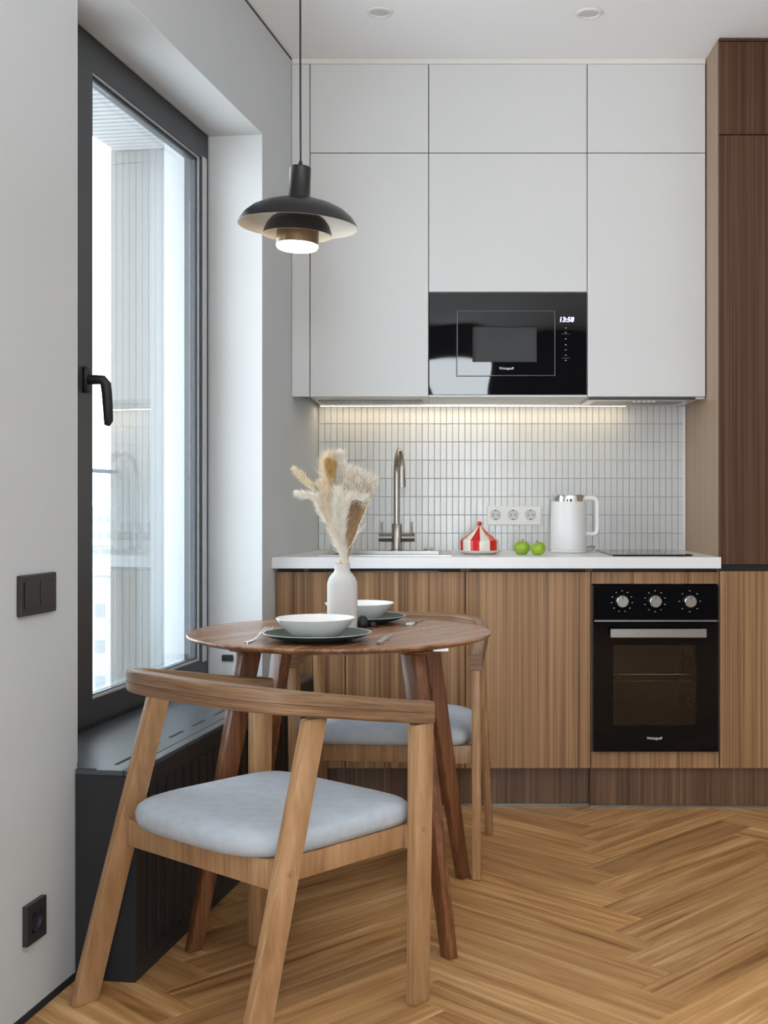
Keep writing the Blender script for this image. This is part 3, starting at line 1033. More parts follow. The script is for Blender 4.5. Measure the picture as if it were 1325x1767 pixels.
# ------------------------------------------------------------------ oven
ox0, ox1 = 0.5395, 0.9895
ov = thing('oven', 'built-in black glass oven with three silver knobs', 'oven', (0.765, YB, oz0))
Xo = lambda u: (u - CU) * (YB - 0.02) / F
Zo = lambda v: EYE - (v - CV) * (YB - 0.02) / F
yf = YB - 0.020
bm = bm_new(); box(bm, ox0, ox1, yf, YB + 0.10, Zo(1070), oz1 - .001, 0.0015); obj('control_panel', bm, gloss_black, ov, 0)
bm = bm_new(); box(bm, ox0 + .004, ox1 - .004, yf + 0.006, YB + 0.05, Zo(1073), Zo(1070.3))
obj('vent_gap', bm, dark_steel, ov, 0)
ow = (Xo(1058), Xo(1201), Zo(1252), Zo(1113))
bm = bm_new()
dzo1 = Zo(1073.5)
ring(bm, (ox0, ox1, oz0 + .001, dzo1), ow, yf, YB, ffn)
od = obj('door', bm, gloss_black, ov, 0)
bm = bm_new(); box(bm, ow[0], ow[1], yf + .0005, yf + 0.005, ow[2], ow[3]); obj('window_pane', bm, oven_glass, od, 0)
hb = (Xo(1050.5), Xo(1215), Zo(1098.5), Zo(1083))
bm = bm_new(); box(bm, hb[0], hb[1], yf - 0.045, yf - 0.037, hb[2] , hb[3], 0.002)
hnd = obj('handle', bm, handle_steel, od, 0)
for x in (hb[0] + 0.03, hb[1] - 0.03):
    bm = bm_new(); box(bm, x - .006, x + .006, yf - 0.037, yf - 0.0003, hb[2] + .006, hb[3] - .006); obj('handle_post', bm, dark_steel, od, 0)
bm = bm_new()
c0, c1, e0, e1, cy = ow[0] - .02, ow[1] + .02, ow[2] - .01, ow[3] + .005, YB + 0.42
open_box(bm, c0, c1, YB + .003, cy, e0, e1, 'front')
obj('cavity', bm, oven_enamel, ov, 0)
bm = bm_new()
zr = Zo(1180)
yr0 = YB + 0.05
tube(bm, [(c0 + .01, yr0, zr), (c1 - .03, yr0, zr), (c1 - .024, yr0, zr + .006), (c1 - .026, yr0, zr + .024), (c0 + .012, yr0, zr + .024), (c0 + .008, yr0, zr + .018), (c0 + .01, yr0, zr)], 0.0022, 6)
for k in range(9):
    x = c0 + .02 + k * (c1 - c0 - .05) / 8
    tube(bm, [(x, yr0 - .004, zr + .003), (x, yr0 + 0.34, zr + .003)], 0.0015, 5)
obj('wire_rack', bm, chrome, ov, 50, 'stuff')
bm = bm_new()
for y in (YB + 0.10, YB + 0.30):
    tube(bm, [(c1 - .006, y, e0 + .03), (c1 - .006, y, e1 - .02)], 0.002, 5)
for k in range(8):
    z = e0 + .05 + k * 0.026
    tube(bm, [(c1 - .006, YB + 0.06, z), (c1 - .006, YB + 0.38, z)], 0.0018, 5)
    tube(bm, [(c0 + .006, YB + 0.06, z), (c0 + .006, YB + 0.38, z)], 0.0018, 5)
obj('rack_rail', bm, chrome, ov, 50, 'stuff')
bm = bm_new()
Mk = Matrix.Rotation(math.pi / 2, 4, 'X')
for q, u in enumerate((1073, 1130, 1190)):
    x, z = Xo(u), Zo(1037.5)
    bk = bm_new()
    lathe(bk, [(0.024, 0), (0.024, 0.003), (0.0225, 0.005), (0.0215, 0.020), (0.0195, 0.022), (0, 0.022)], 32, M=Matrix.Translation((x, yf - 0.0002, z)) @ Mk)
    kb = obj('knob', bk, knob_steel, ov, 40)
    bk = bm_new(); box(bk, x - 0.001, x + 0.001, yf - 0.0228, yf - 0.0220, z + .008, z + .019); obj('pointer', bk, black_metal, kb, 0)
    n = (11, 10, 8)[q]
    for k in range(n):
        a = 2 * math.pi * k / n + math.pi / 2
        xx, zz = x + 0.0375 * math.cos(a), z + 0.0375 * math.sin(a)
        box(bm, xx - 0.0026, xx + 0.0026, yf - 0.0006, yf - 0.0001, zz - 0.0016, zz + 0.0016)
obj('dial_mark', bm, text_grey, ov, 0, 'stuff')
lettering('Weissgauff', 0.0125, (Xo(1129), yf - 0.0006, Zo(1274)), text_white, od, 'logo', bold=0.0002)

# ------------------------------------------------------------------ tall walnut unit
tx0, tx1 = 0.9950, 1.597
tl = thing('tall_cabinet', 'tall walnut unit reaching the ceiling beside the countertop', 'cabinet', (1.3, YB + .3, 0.14))
bm = bm_new()
box(bm, tx0, tx0 + 0.018, YB + DT + .001, YW, 0.144, CEIL - .002, 0.0008)
obj('side_panel', bm, wood('walnut_side_lit', [(0.30, (0.27, 0.175, 0.110)), (0.50, (0.36, 0.245, 0.160)), (0.72, (0.42, 0.30, 0.205))], (26, 26, 0.5), (150, 150, 1.3), rough=0.45, bump=0.1, vary=0.02), tl, 0)  # paler walnut: window light on this side is put into the colour
bm = bm_new(); box(bm, tx0 + 0.019, tx1, YB + DT + .001, YW, 0.144, CEIL - .002); obj('carcass', bm, walnut_h, tl, 0)
front('top_filler', tx0, tx1, Zb(71), CEIL - .001, YB + .002, walnut_tall, tl)
front('door', tx0, tx1, Zb(232.5), Zb(71), YB, walnut_tall, tl)
front('door', tx0, tx1, Zb(975), Zb(232.5), YB, walnut_tall, tl)
bm = bm_new(); box(bm, tx0 + .003, tx1, YB + 0.008, YB + DT, Zb(985), Zb(975)); obj('grip_channel', bm, shadow_black, tl, 0)
front('door', 0.9978, tx1, zb0, Zb(985), YB, walnut, tl)

# ------------------------------------------------------------------ countertop, sink, faucet, hob
CT0, CT1, YC = 0.870, 0.910, 4.386
sx0, sx1, sy0, sy1 = -0.455, 0.028, 4.475, 4.955
h0, h1, g0, g1 = sx0 + 0.022, sx1 - 0.022, sy0 + 0.022, sy1 - 0.022
wl = lambda y: WX0 + (WY0 - y) / -DY * DX + 0.0006
bm = bm_new()
prism(bm, [(wl(YC) , YC), (0.9935, YC), (0.9935, g0), (wl(g0), g0)], CT0, CT1)
prism(bm, [(wl(g0), g0), (h0, g0), (h0, g1), (wl(g1), g1)], CT0, CT1)
prism(bm, [(h1, g0), (0.9935, g0), (0.9935, g1), (h1, g1)], CT0, CT1)
prism(bm, [(wl(g1), g1), (0.9935, g1), (0.9935, 5.030), (wl(5.030), 5.030)], CT0, CT1)
bmesh.ops.remove_doubles(bm, verts=bm.verts, dist=0.0001)
tag(obj('countertop', bm, counter_white, None, 0), 'long white countertop over the walnut base cabinets', 'countertop')

t = thing('kitchen_sink', 'inset stainless steel sink in the white countertop', 'sink', ((sx0 + sx1) / 2, 4.7, CT1))
bm = bm_new()
iy1 = 4.85
z = CT1 + 0.0002
ring(bm, (sx0, sx1, sy0, sy1), (sx0 + .045, sx1 - .045, sy0 + .045, iy1), z, z + .003, hfn)
obj('rim', bm, steel, t, 0)
bm = bm_new()
q0, q1, r0, r1 = sx0 + .044, sx1 - .044, sy0 + .044, iy1 + .001
zf = CT1 - 0.17
open_box(bm, q0, q1, r0, r1, zf, z, 'top')
obj('basin', bm, steel, t, 0)
bm = bm_new(); lathe(bm, [(0, .004), (.03, .004), (.04, .001), (.04, 0)], 24, ((q0 + q1) / 2, 4.68, zf)); obj('drain', bm, chrome, t, 40)
bm = bm_new(); lathe(bm, [(0, .014), (.016, .013), (.022, .008), (.022, 0)], 24, (-0.058, 4.905, z + .003)); obj('waste_knob', bm, chrome, t, 40)

fx, fy = -0.1865, 4.905
zb = CT1 + 0.0034
t = thing('faucet', 'brushed steel gooseneck faucet with two levers behind the sink', 'faucet', (fx, fy, zb))
bm = bm_new(); lathe(bm, [(0, 0), (.026, 0), (.026, .004), (.0215, .006), (.0215, .105), (.019, .108), (0, .108)], 24, (fx, fy, zb)); obj('body', bm, faucet_steel, t, 40)
bm = bm_new()
R = 0.085
zt = 1.318 - R - .010
dirx, diry = 0.155, -0.985
pts = [(fx, fy, zb + .1)] + [(fx, fy, zb + .1 + (zt - zb - .1) * k / 4) for k in range(1, 5)]
for k in range(1, 13):
    a = math.pi - math.pi * k / 12
    dd = R + R * math.cos(a)
    pts.append((fx + dirx * dd, fy + diry * dd, zt + R * math.sin(a)))
pts.append((fx + dirx * 2 * R, fy + diry * 2 * R, zt - .035))
tube(bm, pts, 0.0125, 14)
obj('spout', bm, faucet_steel, t, 50)
bm = bm_new(); tube(bm, [(fx + dirx * 2 * R, fy + diry * 2 * R, zt - .026), (fx + dirx * 2 * R, fy + diry * 2 * R, zt - .058)], 0.0148, 14); obj('aerator', bm, faucet_steel, t, 50)
for s in (-1, 1):
    bm = bm_new()
    zz = zb + 0.052
    tube(bm, [(fx + s * .018, fy, zz), (fx + s * .072, fy, zz)], 0.0165, 16)
    v = obj('valve', bm, dark_steel if s < 0 else dark_steel, t, 50)
    bm = bm_new(); tube(bm, [(fx + s * .060, fy, zz + .012), (fx + s * .060, fy - .004, zz + .062)], 0.0045, 8); obj('lever', bm, faucet_steel, v, 50)

t = thing('hob', 'narrow black glass hob set into the white countertop', 'hob', (0.76, 4.71, CT1))
bm = bm_new(); box(bm, 0.616, 0.907, 4.462, 4.972, CT1 + .0003, CT1 + .006, 0.0012); obj('glass_top', bm, hob_black, t, 0)
for k, (yy, rr) in enumerate(((4.60, .072), (4.84, .095))):
    bm = bm_new(); lathe(bm, [(rr, .0002), (rr, .0004), (rr - .002, .0004), (rr - .002, .0002)], 40, (0.76, yy, CT1 + .006)); obj('cooking_ring', bm, text_grey, t, 0)

# triple socket on the tiles
Zw = lambda v: EYE - (v - CV) * 5.026 / F
Xw = lambda u: (u - CU) * 5.026 / F
t = thing('triple_socket', 'white triple power socket on the tiles above the apples', 'socket', (Xw(886.5), 5.03, Zw(889)))
bm = bm_new(); box(bm, Xw(840), Xw(934), 5.0215, 5.031, Zw(906), Zw(873), 0.002); obj('socket_frame', bm, socket_white, t, 0)
for u in (855, 885.3, 915.3):
    x, z = Xw(u), Zw(888.5)
    bm = bm_new(); lathe(bm, [(0.0225, 0), (0.0225, 0.0022), (0.0195, 0.0022), (0.0185, 0.0004), (0, 0.0004)], 28, M=Matrix.Translation((x, 5.0213, z)) @ Mk)
    s = obj('socket_well', bm, plain('socket_well_grey', (0.60, 0.60, 0.585), 0.4) if u == 855 else MATS['socket_well_grey'], t, 40)
    bm = bm_new()
    for xx, zz, w, h in ((-.0095, 0, .0024, .0024), (.0095, 0, .0024, .0024), (0, .0185, .0035, .002), (0, -.0185, .0035, .002)):
        box(bm, x + xx - w, x + xx + w, 5.0190, 5.0206, z + zz - h, z + zz + h)
    obj('contact', bm, socket_hole, s, 0, 'stuff')

# ------------------------------------------------------------------ things on the countertop
kx, ky = px(980.5, 953, 4.80).x, 4.80
t = thing('electric_kettle', 'white electric kettle with chrome collar by the hob', 'kettle', (kx, ky, CT1))
bm = bm_new(); lathe(bm, [(0, .001), (.068, .001), (.070, .004), (.070, .012), (0, .012)], 40, (kx, ky, CT1)); obj('power_base', bm, kettle_white, t, 40)
bm = bm_new(); lathe(bm, [(0, .0125), (.0705, .0125), (.072, .016), (.0700, .10), (.0668, .196), (.0668, .200), (0, .200)], 48, (kx, ky, CT1)); obj('body', bm, kettle_white, t, 40)
bm = bm_new(); lathe(bm, [(.0655, .2003), (.0665, .2003), (.0660, .222), (.064, .2255), (.05, .2265), (0, .2265)], 48, (kx, ky, CT1)); obj('lid_collar', bm, chrome, t, 40)
bm = bm_new()
hp = [(kx + .060, ky - .01, CT1 + .212), (kx + .085, ky - .012, CT1 + .214), (kx + .102, ky - .014, CT1 + .212), (kx + .110, ky - .015, CT1 + .203), (kx + .112, ky - .015, CT1 + .185), (kx + .112, ky - .015, CT1 + .10), (kx + .111, ky - .015, CT1 + .083), (kx + .104, ky - .014, CT1 + .074), (kx + .088, ky - .012, CT1 + .072), (kx + .066, ky - .010, CT1 + .074)]
sw = bm_new()
tube(bm, hp, [.011, .0105, .010, .0098, .0095, .0095, .0095, .0095, .0095, .0095], 12)
sw.free()
obj('handle', bm, kettle_white, t, 60)
bm = bm_new()
tube(bm, [(kx + .069, ky + .01, CT1 + .006), (kx + .085, ky + .02, CT1 + .006), (kx + .10, ky + .06, CT1 + .012), (kx + .115, ky + .11, CT1 + .02), (kx + .06, ky + .16, CT1 + .012), (kx - .02, ky + .19, CT1 + .006)], 0.004, 8)
obj('power_cord', bm, cord_grey, t, 60)


def apple(u, v, Y, r, lab, tilt):
    c = px(u, v, Y)
    t = thing('apple', lab, 'apple', (c.x, Y, CT1), 'apples on the countertop')
    prof = []
    for k in range(15):
        a = -math.pi / 2 + math.pi * k / 14
        rad = math.cos(a) * (1 + 0.07 * math.sin(a))
        zz = math.sin(a)
        dip = 0.24 * math.exp(-(rad / 0.33) ** 2)
        zz = zz * 0.92 - dip * (1 if zz > 0 else -1) * (1 if zz > 0 else .6)
        prof.append((max(rad * r, 0), zz * r))
    prof[0] = (0, prof[0][1]); prof[-1] = (0, prof[-1][1])
    zmin = min(p[1] for p in prof)
    Mt = Matrix.Rotation(tilt, 4, 'Y')
    bm = bm_new(); lathe(bm, prof, 28, (c.x, Y, CT1 - zmin + .0006), Mt); obj('flesh', bm, apple_green, t, 60)
    bm = bm_new()
    top = Vector((c.x, Y, CT1 - zmin)) + Mt.to_3x3() @ Vector((0, 0, r * .68))
    tube(bm, [top, top + Mt.to_3x3() @ Vector((.001, 0, r * .2)), top + Mt.to_3x3() @ Vector((.004, 0, r * .42))], [.0012, .0012, .0017], 6); obj('stem', bm, apple_stem, t, 60)


apple(900.5, 943, 4.62, 0.0310, 'larger green apple on the countertop, next to the striped dish', 0.0)
apple(928.5, 945, 4.57, 0.0290, 'smaller green apple on the countertop, next to the kettle', -0.25)

dc = px(827.5, 950, 4.66)
t = thing('butter_dish', 'red and white striped butter dish with tent-shaped lid', 'dish', (dc.x, 4.66, CT1))
bm = bm_new(); lathe(bm, [(0, .001), (.060, .001), (.066, .004), (.080, .009), (.0845, .014), (.083, .0155), (.074, .011), (0, .010)], 48, (dc.x, 4.66, CT1)); obj('base_plate', bm, dish_cream, t, 40)
bm = bm_new()
fc = lathe(bm, [(.071, .0115), (.0735, .013), (.0735, .050), (.073, .053), (.062, .062), (.042, .075), (.022, .092), (.0095, .104), (.007, .108), (0, .109)], 60, (dc.x, 4.66, CT1))
for f, i in fc:
    f.material_index = 0 if ((i // 5) % 2 == 0) else 1
obj('lid', bm, [dish_red, dish_cream], t, 40)
bm = bm_new(); lathe(bm, [(0, -.009), (.004, -.008), (.0075, -.005), (.009, 0), (.0075, .005), (.004, .008), (0, .009)], 20, (dc.x, 4.66, CT1 + .1155)); obj('knob', bm, dish_red, t, 60)

# ------------------------------------------------------------------ ceiling spots and pendant lamp
for i, (u, v, Y, lab) in enumerate(((655, 20.5, 4.197, 'white recessed ceiling spot nearer the pendant lamp'), (1016, 23, 4.208, 'white recessed ceiling spot nearer the tall walnut unit'))):
    x = (u - CU) * Y / F
    t = thing('ceiling_spot', lab, 'spotlight', (x, Y, CEIL), 'recessed ceiling spots')
    bm = bm_new(); lathe(bm, [(.033, -.001), (.036, -.007), (.044, -.006), (.0475, -.0005)], 40, (x, Y, CEIL)); obj('ring', bm, spot_white, t, 40)
    bm = bm_new(); lathe(bm, [(0, -.002), (.033, -.002), (.0335, -.0005), (0, -.0005)], 32, (x, Y, CEIL)); obj('lens', bm, spot_lens, t, 40)

PY = 3.34
pxx = (514.0 - CU) * PY / F
pz = lambda v: EYE - (v - CV) * PY / F
t = thing('pendant_lamp', 'black layered dome pendant lamp glowing warmly over the round table', 'lamp', (pxx, PY, CEIL))
Mt = Matrix.Translation((pxx, PY, pz(391))) @ Matrix.Rotation(math.radians(2.3), 4, 'Y')
# local z=0 is the rim of the big dome


def shell(prof, th):
    """outer profile bottom to top, then the inner skin back down"""
    return prof


bm = bm_new()
outer = [(.1640, 0), (.160, .009), (.148, .027), (.128, .044), (.100, .058), (.068, .068), (.040, .0730), (.027, .074)]
lathe(bm, outer, 64, M=Mt)
obj('dome_shade', bm, lamp_black, t, 60)
bm = bm_new()
lathe(bm, [(.1640, 0.0), (.1620, 0.0)] + [(r - .0022, z - .0016) for r, z in outer[1:]], 64, M=Mt)
obj('dome_lining', bm, lamp_inner, t, 60)
bm = bm_new()
o2 = [(.0945, -.0245), (.092, -.013), (.085, .005), (.073, .021), (.055, .033), (.030, .041), (.018, .043)]
lathe(bm, o2, 56, M=Mt); obj('middle_shade', bm, lamp_black, t, 60)
bm = bm_new()
lathe(bm, [(.0945, -.0245), (.093, -.0245)] + [(r - .0018, z - .0014) for r, z in o2[1:]], 56, M=Mt); obj('middle_lining', bm, lamp_inner, t, 60)
bm = bm_new()
o3 = [(.0575, -.049), (.0575, -.035), (.0570, -.002), (.050, .010), (.018, .016)]
lathe(bm, o3, 48, M=Mt); obj('inner_shade', bm, lamp_bronze, t, 60)
bm = bm_new()
lathe(bm, [(0, -.065), (.045, -.064), (.053, -.061), (.0568, -.055), (.0568, -.0495), (.040, -.043), (0, -.043)], 48, M=Mt); obj('diffuser', bm, pendant_glow, t, 60)
bm = bm_new()
lathe(bm, [(0, .163), (.0265, .163), (.0295, .160), (.0295, .075), (.031, .073), (0, .073)], 40, M=Mt); obj('neck', bm, lamp_black, t, 40)
bm = bm_new()
lathe(bm, [(0, .179), (.004, .179), (.0055, .173), (.006, .1633), (0, .1633)], 16, M=Mt); obj('cord_grip', bm, lamp_black, t, 40)
bm = bm_new()
top = Mt @ Vector((0, 0, .175))
tube(bm, [top, (top.x - .0005, top.y, top.z + .25), (pxx + .006, PY, CEIL - .0005)], 0.0027, 8); obj('cord', bm, lamp_black, t, 60)
bm = bm_new(); lathe(bm, [(0, -.03), (.04, -.03), (.05, -.025), (.05, -.0003)], 32, (pxx + .006, PY, CEIL)); obj('canopy', bm, lamp_black, t, 40)

# ------------------------------------------------------------------ table
TX, TY, TZ = -0.279, 3.315, 0.757
t = thing('dining_table', 'round walnut dining table on four splayed legs by the window', 'table', (TX, TY, 0))
bm = bm_new()
lathe(bm, [(0, .735), (.345, .735), (.385, .7415), (.404, .748), (.4085, .752), (.4085, .7545), (.406, .757), (.30, .757), (.15, .757), (0, .757)], 96, (TX, TY, 0))
obj('tabletop', bm, table_walnut, t, 30)
for ang, rt in ((-49, .308), (41, .308), (131, .272), (221, .287)):
    a = math.radians(ang)
    ca, sa = math.cos(a), math.sin(a)
    bm = bm_new()
    bar(bm, (TX + .447 * ca, TY + .447 * sa, 0.0004), (TX + rt * ca, TY + rt * sa, .726), .036, .027, .056, .037, a, .003)
    obj('leg', bm, leg_walnut, t, 40)
    bm = bm_new()
    bar(bm, (TX + (rt - .016) * ca, TY + (rt - .016) * sa, .7265), (TX + (rt - .016) * ca, TY + (rt - .016) * sa, .7348), .115, .055, .125, .065, a, .002)
    obj('mounting_block', bm, leg_walnut, t, 40)
bm = bm_new()
box(bm, -0.225, 0.014, 3.128, 3.142, .7245, .7346, .001)
obj('metal_rail', bm, plain('rail_steel', (0.50, 0.50, 0.485), 0.35, metal=0.6), t, 0)


# ------------------------------------------------------------------ chairs (built in their own space: x across, y to the front)
def chair_parts(t):
    HW = 0.272

    def part(name, bm, mat, smooth=40, parent=None):
        return obj(name, bm, mat, parent or t, smooth)
    # front legs upright, rear legs raked
    for s in (-1, 1):
        bm = bm_new()
        bar(bm, (s * HW, 0.235, 0.0005), (s * HW, 0.245, 0.616), .026, .050, .026, .060, 0, .003)
        lg = part('leg', bm, chair_leg_wood)
        bm = bm_new()
        Mp = Matrix.Translation((s * (HW + .0132), .242, .384)) @ Matrix.Rotation(s * math.pi / 2, 4, 'Y')
        lathe(bm, [(.0065, -.001), (.006, .0012), (0, .0018)], 12, M=Mp)
        part('peg', bm, chair_leg_wood, 60, lg)
        bm = bm_new()
        bar(bm, (s * (HW + .008), -0.255, 0.0005), (s * (HW - .009), -0.066, 0.668), .024, .062, .024, .054, 0, .003)
        lg = part('leg', bm, chair_leg_wood)
        bm = bm_new()
        Mp = Matrix.Translation((s * (HW + .015), -.148, .372)) @ Matrix.Rotation(s * math.pi / 2, 4, 'Y')
        lathe(bm, [(.0065, -.001), (.006, .0012), (0, .0018)], 12, M=Mp)
        part('peg', bm, chair_leg_wood, 60, lg)
    # bentwood arm and back rail
    pts = []
    zf, zbk = 0.6375, 0.717
    for k in range(9):
        y = 0.272 - k * (0.272 + 0.02) / 8
        pts.append((HW, y))
    n = 28
    for k in range(1, n):
        a = math.pi * k / n
        ca, sa = math.cos(a), math.sin(a)
        e = 0.72
        pts.append((HW * math.copysign(abs(ca) ** e, ca), -0.02 - 0.192 * abs(sa) ** e))
    for k in range(9):
        y = -0.02 + k * (0.272 + 0.02) / 8
        pts.append((-HW, y))
    P3 = []
    for x, y in pts:
        f = min(1, max(0, (0.272 - y) / 0.484))
        f = f * f * (3 - 2 * f) * 0.2 + f * 0.8
        P3.append((x, y, zf + (zbk - zf) * f))
    bm = bm_new(); sweep(bm, P3, 0.036, 0.050, 0.007)
    rail = part('arm_rail', bm, chair_ply, 40)
    bm = bm_new()
    L = [(x * 1.0, y, z - .001) for x, y, z in P3[1:-1]]
    # dark seam between the two bent layers
    sweep(bm, L, 0.0370, 0.0020, 0.0006)
    part('lamination_seam', bm, plain('seam_brown', (0.10, 0.05, 0.025), 0.6) if 'seam_brown' not in MATS else MATS['seam_brown'], 0, rail)
    # seat frame
    bm = bm_new(); box(bm, -HW + .0135, HW - .0135, .222, .246, .338, .391, .003, 2); part('seat_rail', bm, chair_leg_wood)
    bm = bm_new(); box(bm, -HW + .0135, HW - .0135, -.160, -.136, .332, .391, .003, 2); part('seat_rail', bm, chair_leg_wood)
    for s in (-1, 1):
        bm = bm_new(); box(bm, s * (HW - .036) - .010, s * (HW - .036) + .010, -.1355, .2215, .340, .391, .003, 2); part('seat_rail', bm, chair_leg_wood)
    # cushion
    bm = bm_new()
    n = 72
    yc, wx = 0.035, 0.255
    rings = []

    def outline(sc, z, sag=0.0):
        out = []
        for k in range(n):
            a = 2 * math.pi * k / n
            ca, sa = math.cos(a), math.sin(a)
            e = 0.30 if sa > 0 else 0.52
            d = 0.243 if sa > 0 else 0.240
            x = wx * math.copysign(abs(ca) ** e, ca)
            y = d * math.copysign(abs(sa) ** e, sa)
            # scale by an inset
            x *= sc; y *= sc
            out.append(bm.verts.new((x, yc + y, z + sag * (1 - sc))))
        return out
    for sc, z in ((0.93, .3915), (.975, .394), (1.0, .407), (1.0, .420), (.985, .431), (.955, .438), (.88, .4445), (.7, .4475), (.45, .449), (.2, .4495)):
        rings.append(outline(sc, z))
    for A, C in zip(rings, rings[1:]):
        for k in range(n):
            j = (k + 1) % n
            bm.faces.new((A[k], A[j], C[j], C[k]))
    bm.faces.new(rings[0][::-1]); bm.faces.new(rings[-1])
    part('seat_cushion', bm, fabric, 60)


t = thing('dining_chair', 'wooden armchair with pale blue grey seat in front of the table, back to the viewer', 'chair', (-0.416, 2.714, 0), 'chairs at the round table', math.radians(-41.3), True)
chair_parts(t)
r = t.copy(); COL.objects.link(r)
r.location = (-0.150, 3.868, 0)
r.rotation_euler = (0, 0, math.radians(174.5))
r['label'] = 'wooden armchair behind the table, tucked in before the walnut cabinets'
for ch in list(t.children):
    c = ch.copy(); COL.objects.link(c); c.parent = r
    for g in list(ch.children):
        d = g.copy(); COL.objects.link(d); d.parent = c

# ------------------------------------------------------------------ on the table
def plate(name, x, y, r, lab):
    t = thing(name, lab, 'plate', (x, y, TZ), 'dinner plates')
    k = r / 0.137
    bm = bm_new(); lathe(bm, [(0, .0012), (.075 * k, .0012), (.085 * k, .002), (.118 * k, .0105), (r, .0195), (r + .0006, .0205)], 64, (x, y, TZ)); obj('underside', bm, plate_green, t, 40)
    bm = bm_new(); lathe(bm, [(r + .0006, .0205), (r - .0005, .0218), (r - .004, .0212)], 64, (x, y, TZ)); obj('rim', bm, plate_rim, t, 40)
    bm = bm_new(); lathe(bm, [(r - .004, .0212), (.118 * k, .0135), (.085 * k, .0062), (.07 * k, .0058), (0, .0058)], 64, (x, y, TZ)); obj('well', bm, plate_green, t, 40)


def bowl(x, y, lab):
    t = obj('bowl', (lambda b: (lathe(b, [(0, .0005), (.048, .0005), (.052, .002), (.066, .012), (.088, .034), (.1005, .0505), (.0995, .0518), (.097, .0508), (.085, .036), (.063, .015), (.048, .0085), (0, .0075)], 64, (0, 0, 0)), b)[1])(bm_new()), bowl_white, None, 40)
    t.location = (x, y, TZ + .0062)
    tag(t, lab, 'bowl', 'white bowls')


p1 = (-0.3190, 3.098)
p2 = (-0.2440, 3.560)
plate('dinner_plate', *p1, 0.1365, 'dark green plate on the near side of the table')
plate('dinner_plate', *p2, 0.1345, 'dark green plate on the far side of the table, behind the vase')
bowl(p1[0] - .004, p1[1], 'white bowl on the near green plate')
bowl(p2[0], p2[1], 'white bowl on the far green plate, half hidden by the vase')

vx, vy = px(590.5, 1000, 3.385).x, 3.385
t = thing('vase', 'matt white bottle vase holding dried grasses on the table', 'vase', (vx, vy, TZ))
bm = bm_new()
lathe(bm, [(0, .0006), (.038, .0006), (.0415, .004), (.0418, .02), (.0418, .118), (.041, .128), (.037, .140), (.030, .150), (.0235, .1565), (.0215, .161), (.0213, .176), (.0222, .180), (.0212, .1808), (.0185, .178), (.0182, .160), (.0182, .10), (0, .098)], 56, (vx, vy, TZ))
obj('vase_body', bm, vase_white, t, 50)

sx, sy = px(625, 1070, 3.42).x, 3.42
t = thing('pepper_pot', 'small rounded black pot beside the white vase', 'pot', (sx, sy, TZ))
bm = bm_new(); lathe(bm, [(0, .0005), (.014, .0005), (.0175, .005), (.0175, .012), (.0155, .022), (.011, .029), (.005, .0325), (0, .033)], 28, (sx, sy, TZ)); obj('pot_body', bm, pepper_black, t, 50)
bm = bm_new(); lathe(bm, [(0, .0005), (.010, .0005), (.012, .004), (.011, .010), (.006, .014), (0, .0145)], 20, (sx + .028, sy + .012, TZ)); obj('pot_lid', bm, pepper_black, t, 50)


# cutlery
def strip(bm, path, widths, th):
    """flat bar following path [(s, z)], local x = along, y = across"""
    rows = []
    for (s, z), w in zip(path, widths):
        rows.append([bm.verts.new((s, -w / 2, z)), bm.verts.new((s, w / 2, z)), bm.verts.new((s, w / 2, z + th)), bm.verts.new((s, -w / 2, z + th))])
    for A, C in zip(rows, rows[1:]):
        for k in range(4):
            j = (k + 1) % 4
            bm.faces.new((A[k], A[j], C[j], C[k]))
    bm.faces.new(rows[0][::-1]); bm.faces.new(rows[-1])


def make_fork(p0, p1, lab, lift0=0.0, lift1=0.0, steep=1.0):
    """p0: tine tip on the table; p1: handle end."""
    d = Vector(p1) - Vector(p0)
    Ln = d.length
    t = thing('fork', lab, 'fork', (p0[0], p0[1], TZ), 'forks')
    M = Matrix.Translation((p0[0], p0[1], TZ)) @ Matrix.Rotation(math.atan2(d.y, d.x), 4, 'Z')
    k = Ln / 0.20
    arch = lambda s: 0.0006 + lift0 * max(0, 1 - s / .05) + 0.012 * steep * math.exp(-((s - .075) / .03) ** 2) + lift1 * max(0, (s - .09) / .11) ** 1.2 + .004 * steep * math.exp(-((s - .035) / .02) ** 2)
    bm = bm_new()
    ss = [.045, .052, .062, .072, .085, .10, .125, .155, .185, .198, .20]
    ww = [.024, .024, .021, .012, .0065, .0060, .0075, .011, .0145, .012, .006]
    strip(bm, [(s * k, arch(s)) for s in ss], ww, .0022)
    bm.transform(M); obj('fork_handle', bm, chrome, t, 50)
    for q in range(4):
        bm = bm_new()
        o = (-1.5 + q) * .0066
        s2 = [0, .01, .025, .046]
        strip(bm, [(s * k, arch(s)) for s in s2], [.0018, .003, .0036, .0042], .002)
        bm.transform(M @ Matrix.Translation((0, o, 0))); obj('tine', bm, chrome, t, 50)


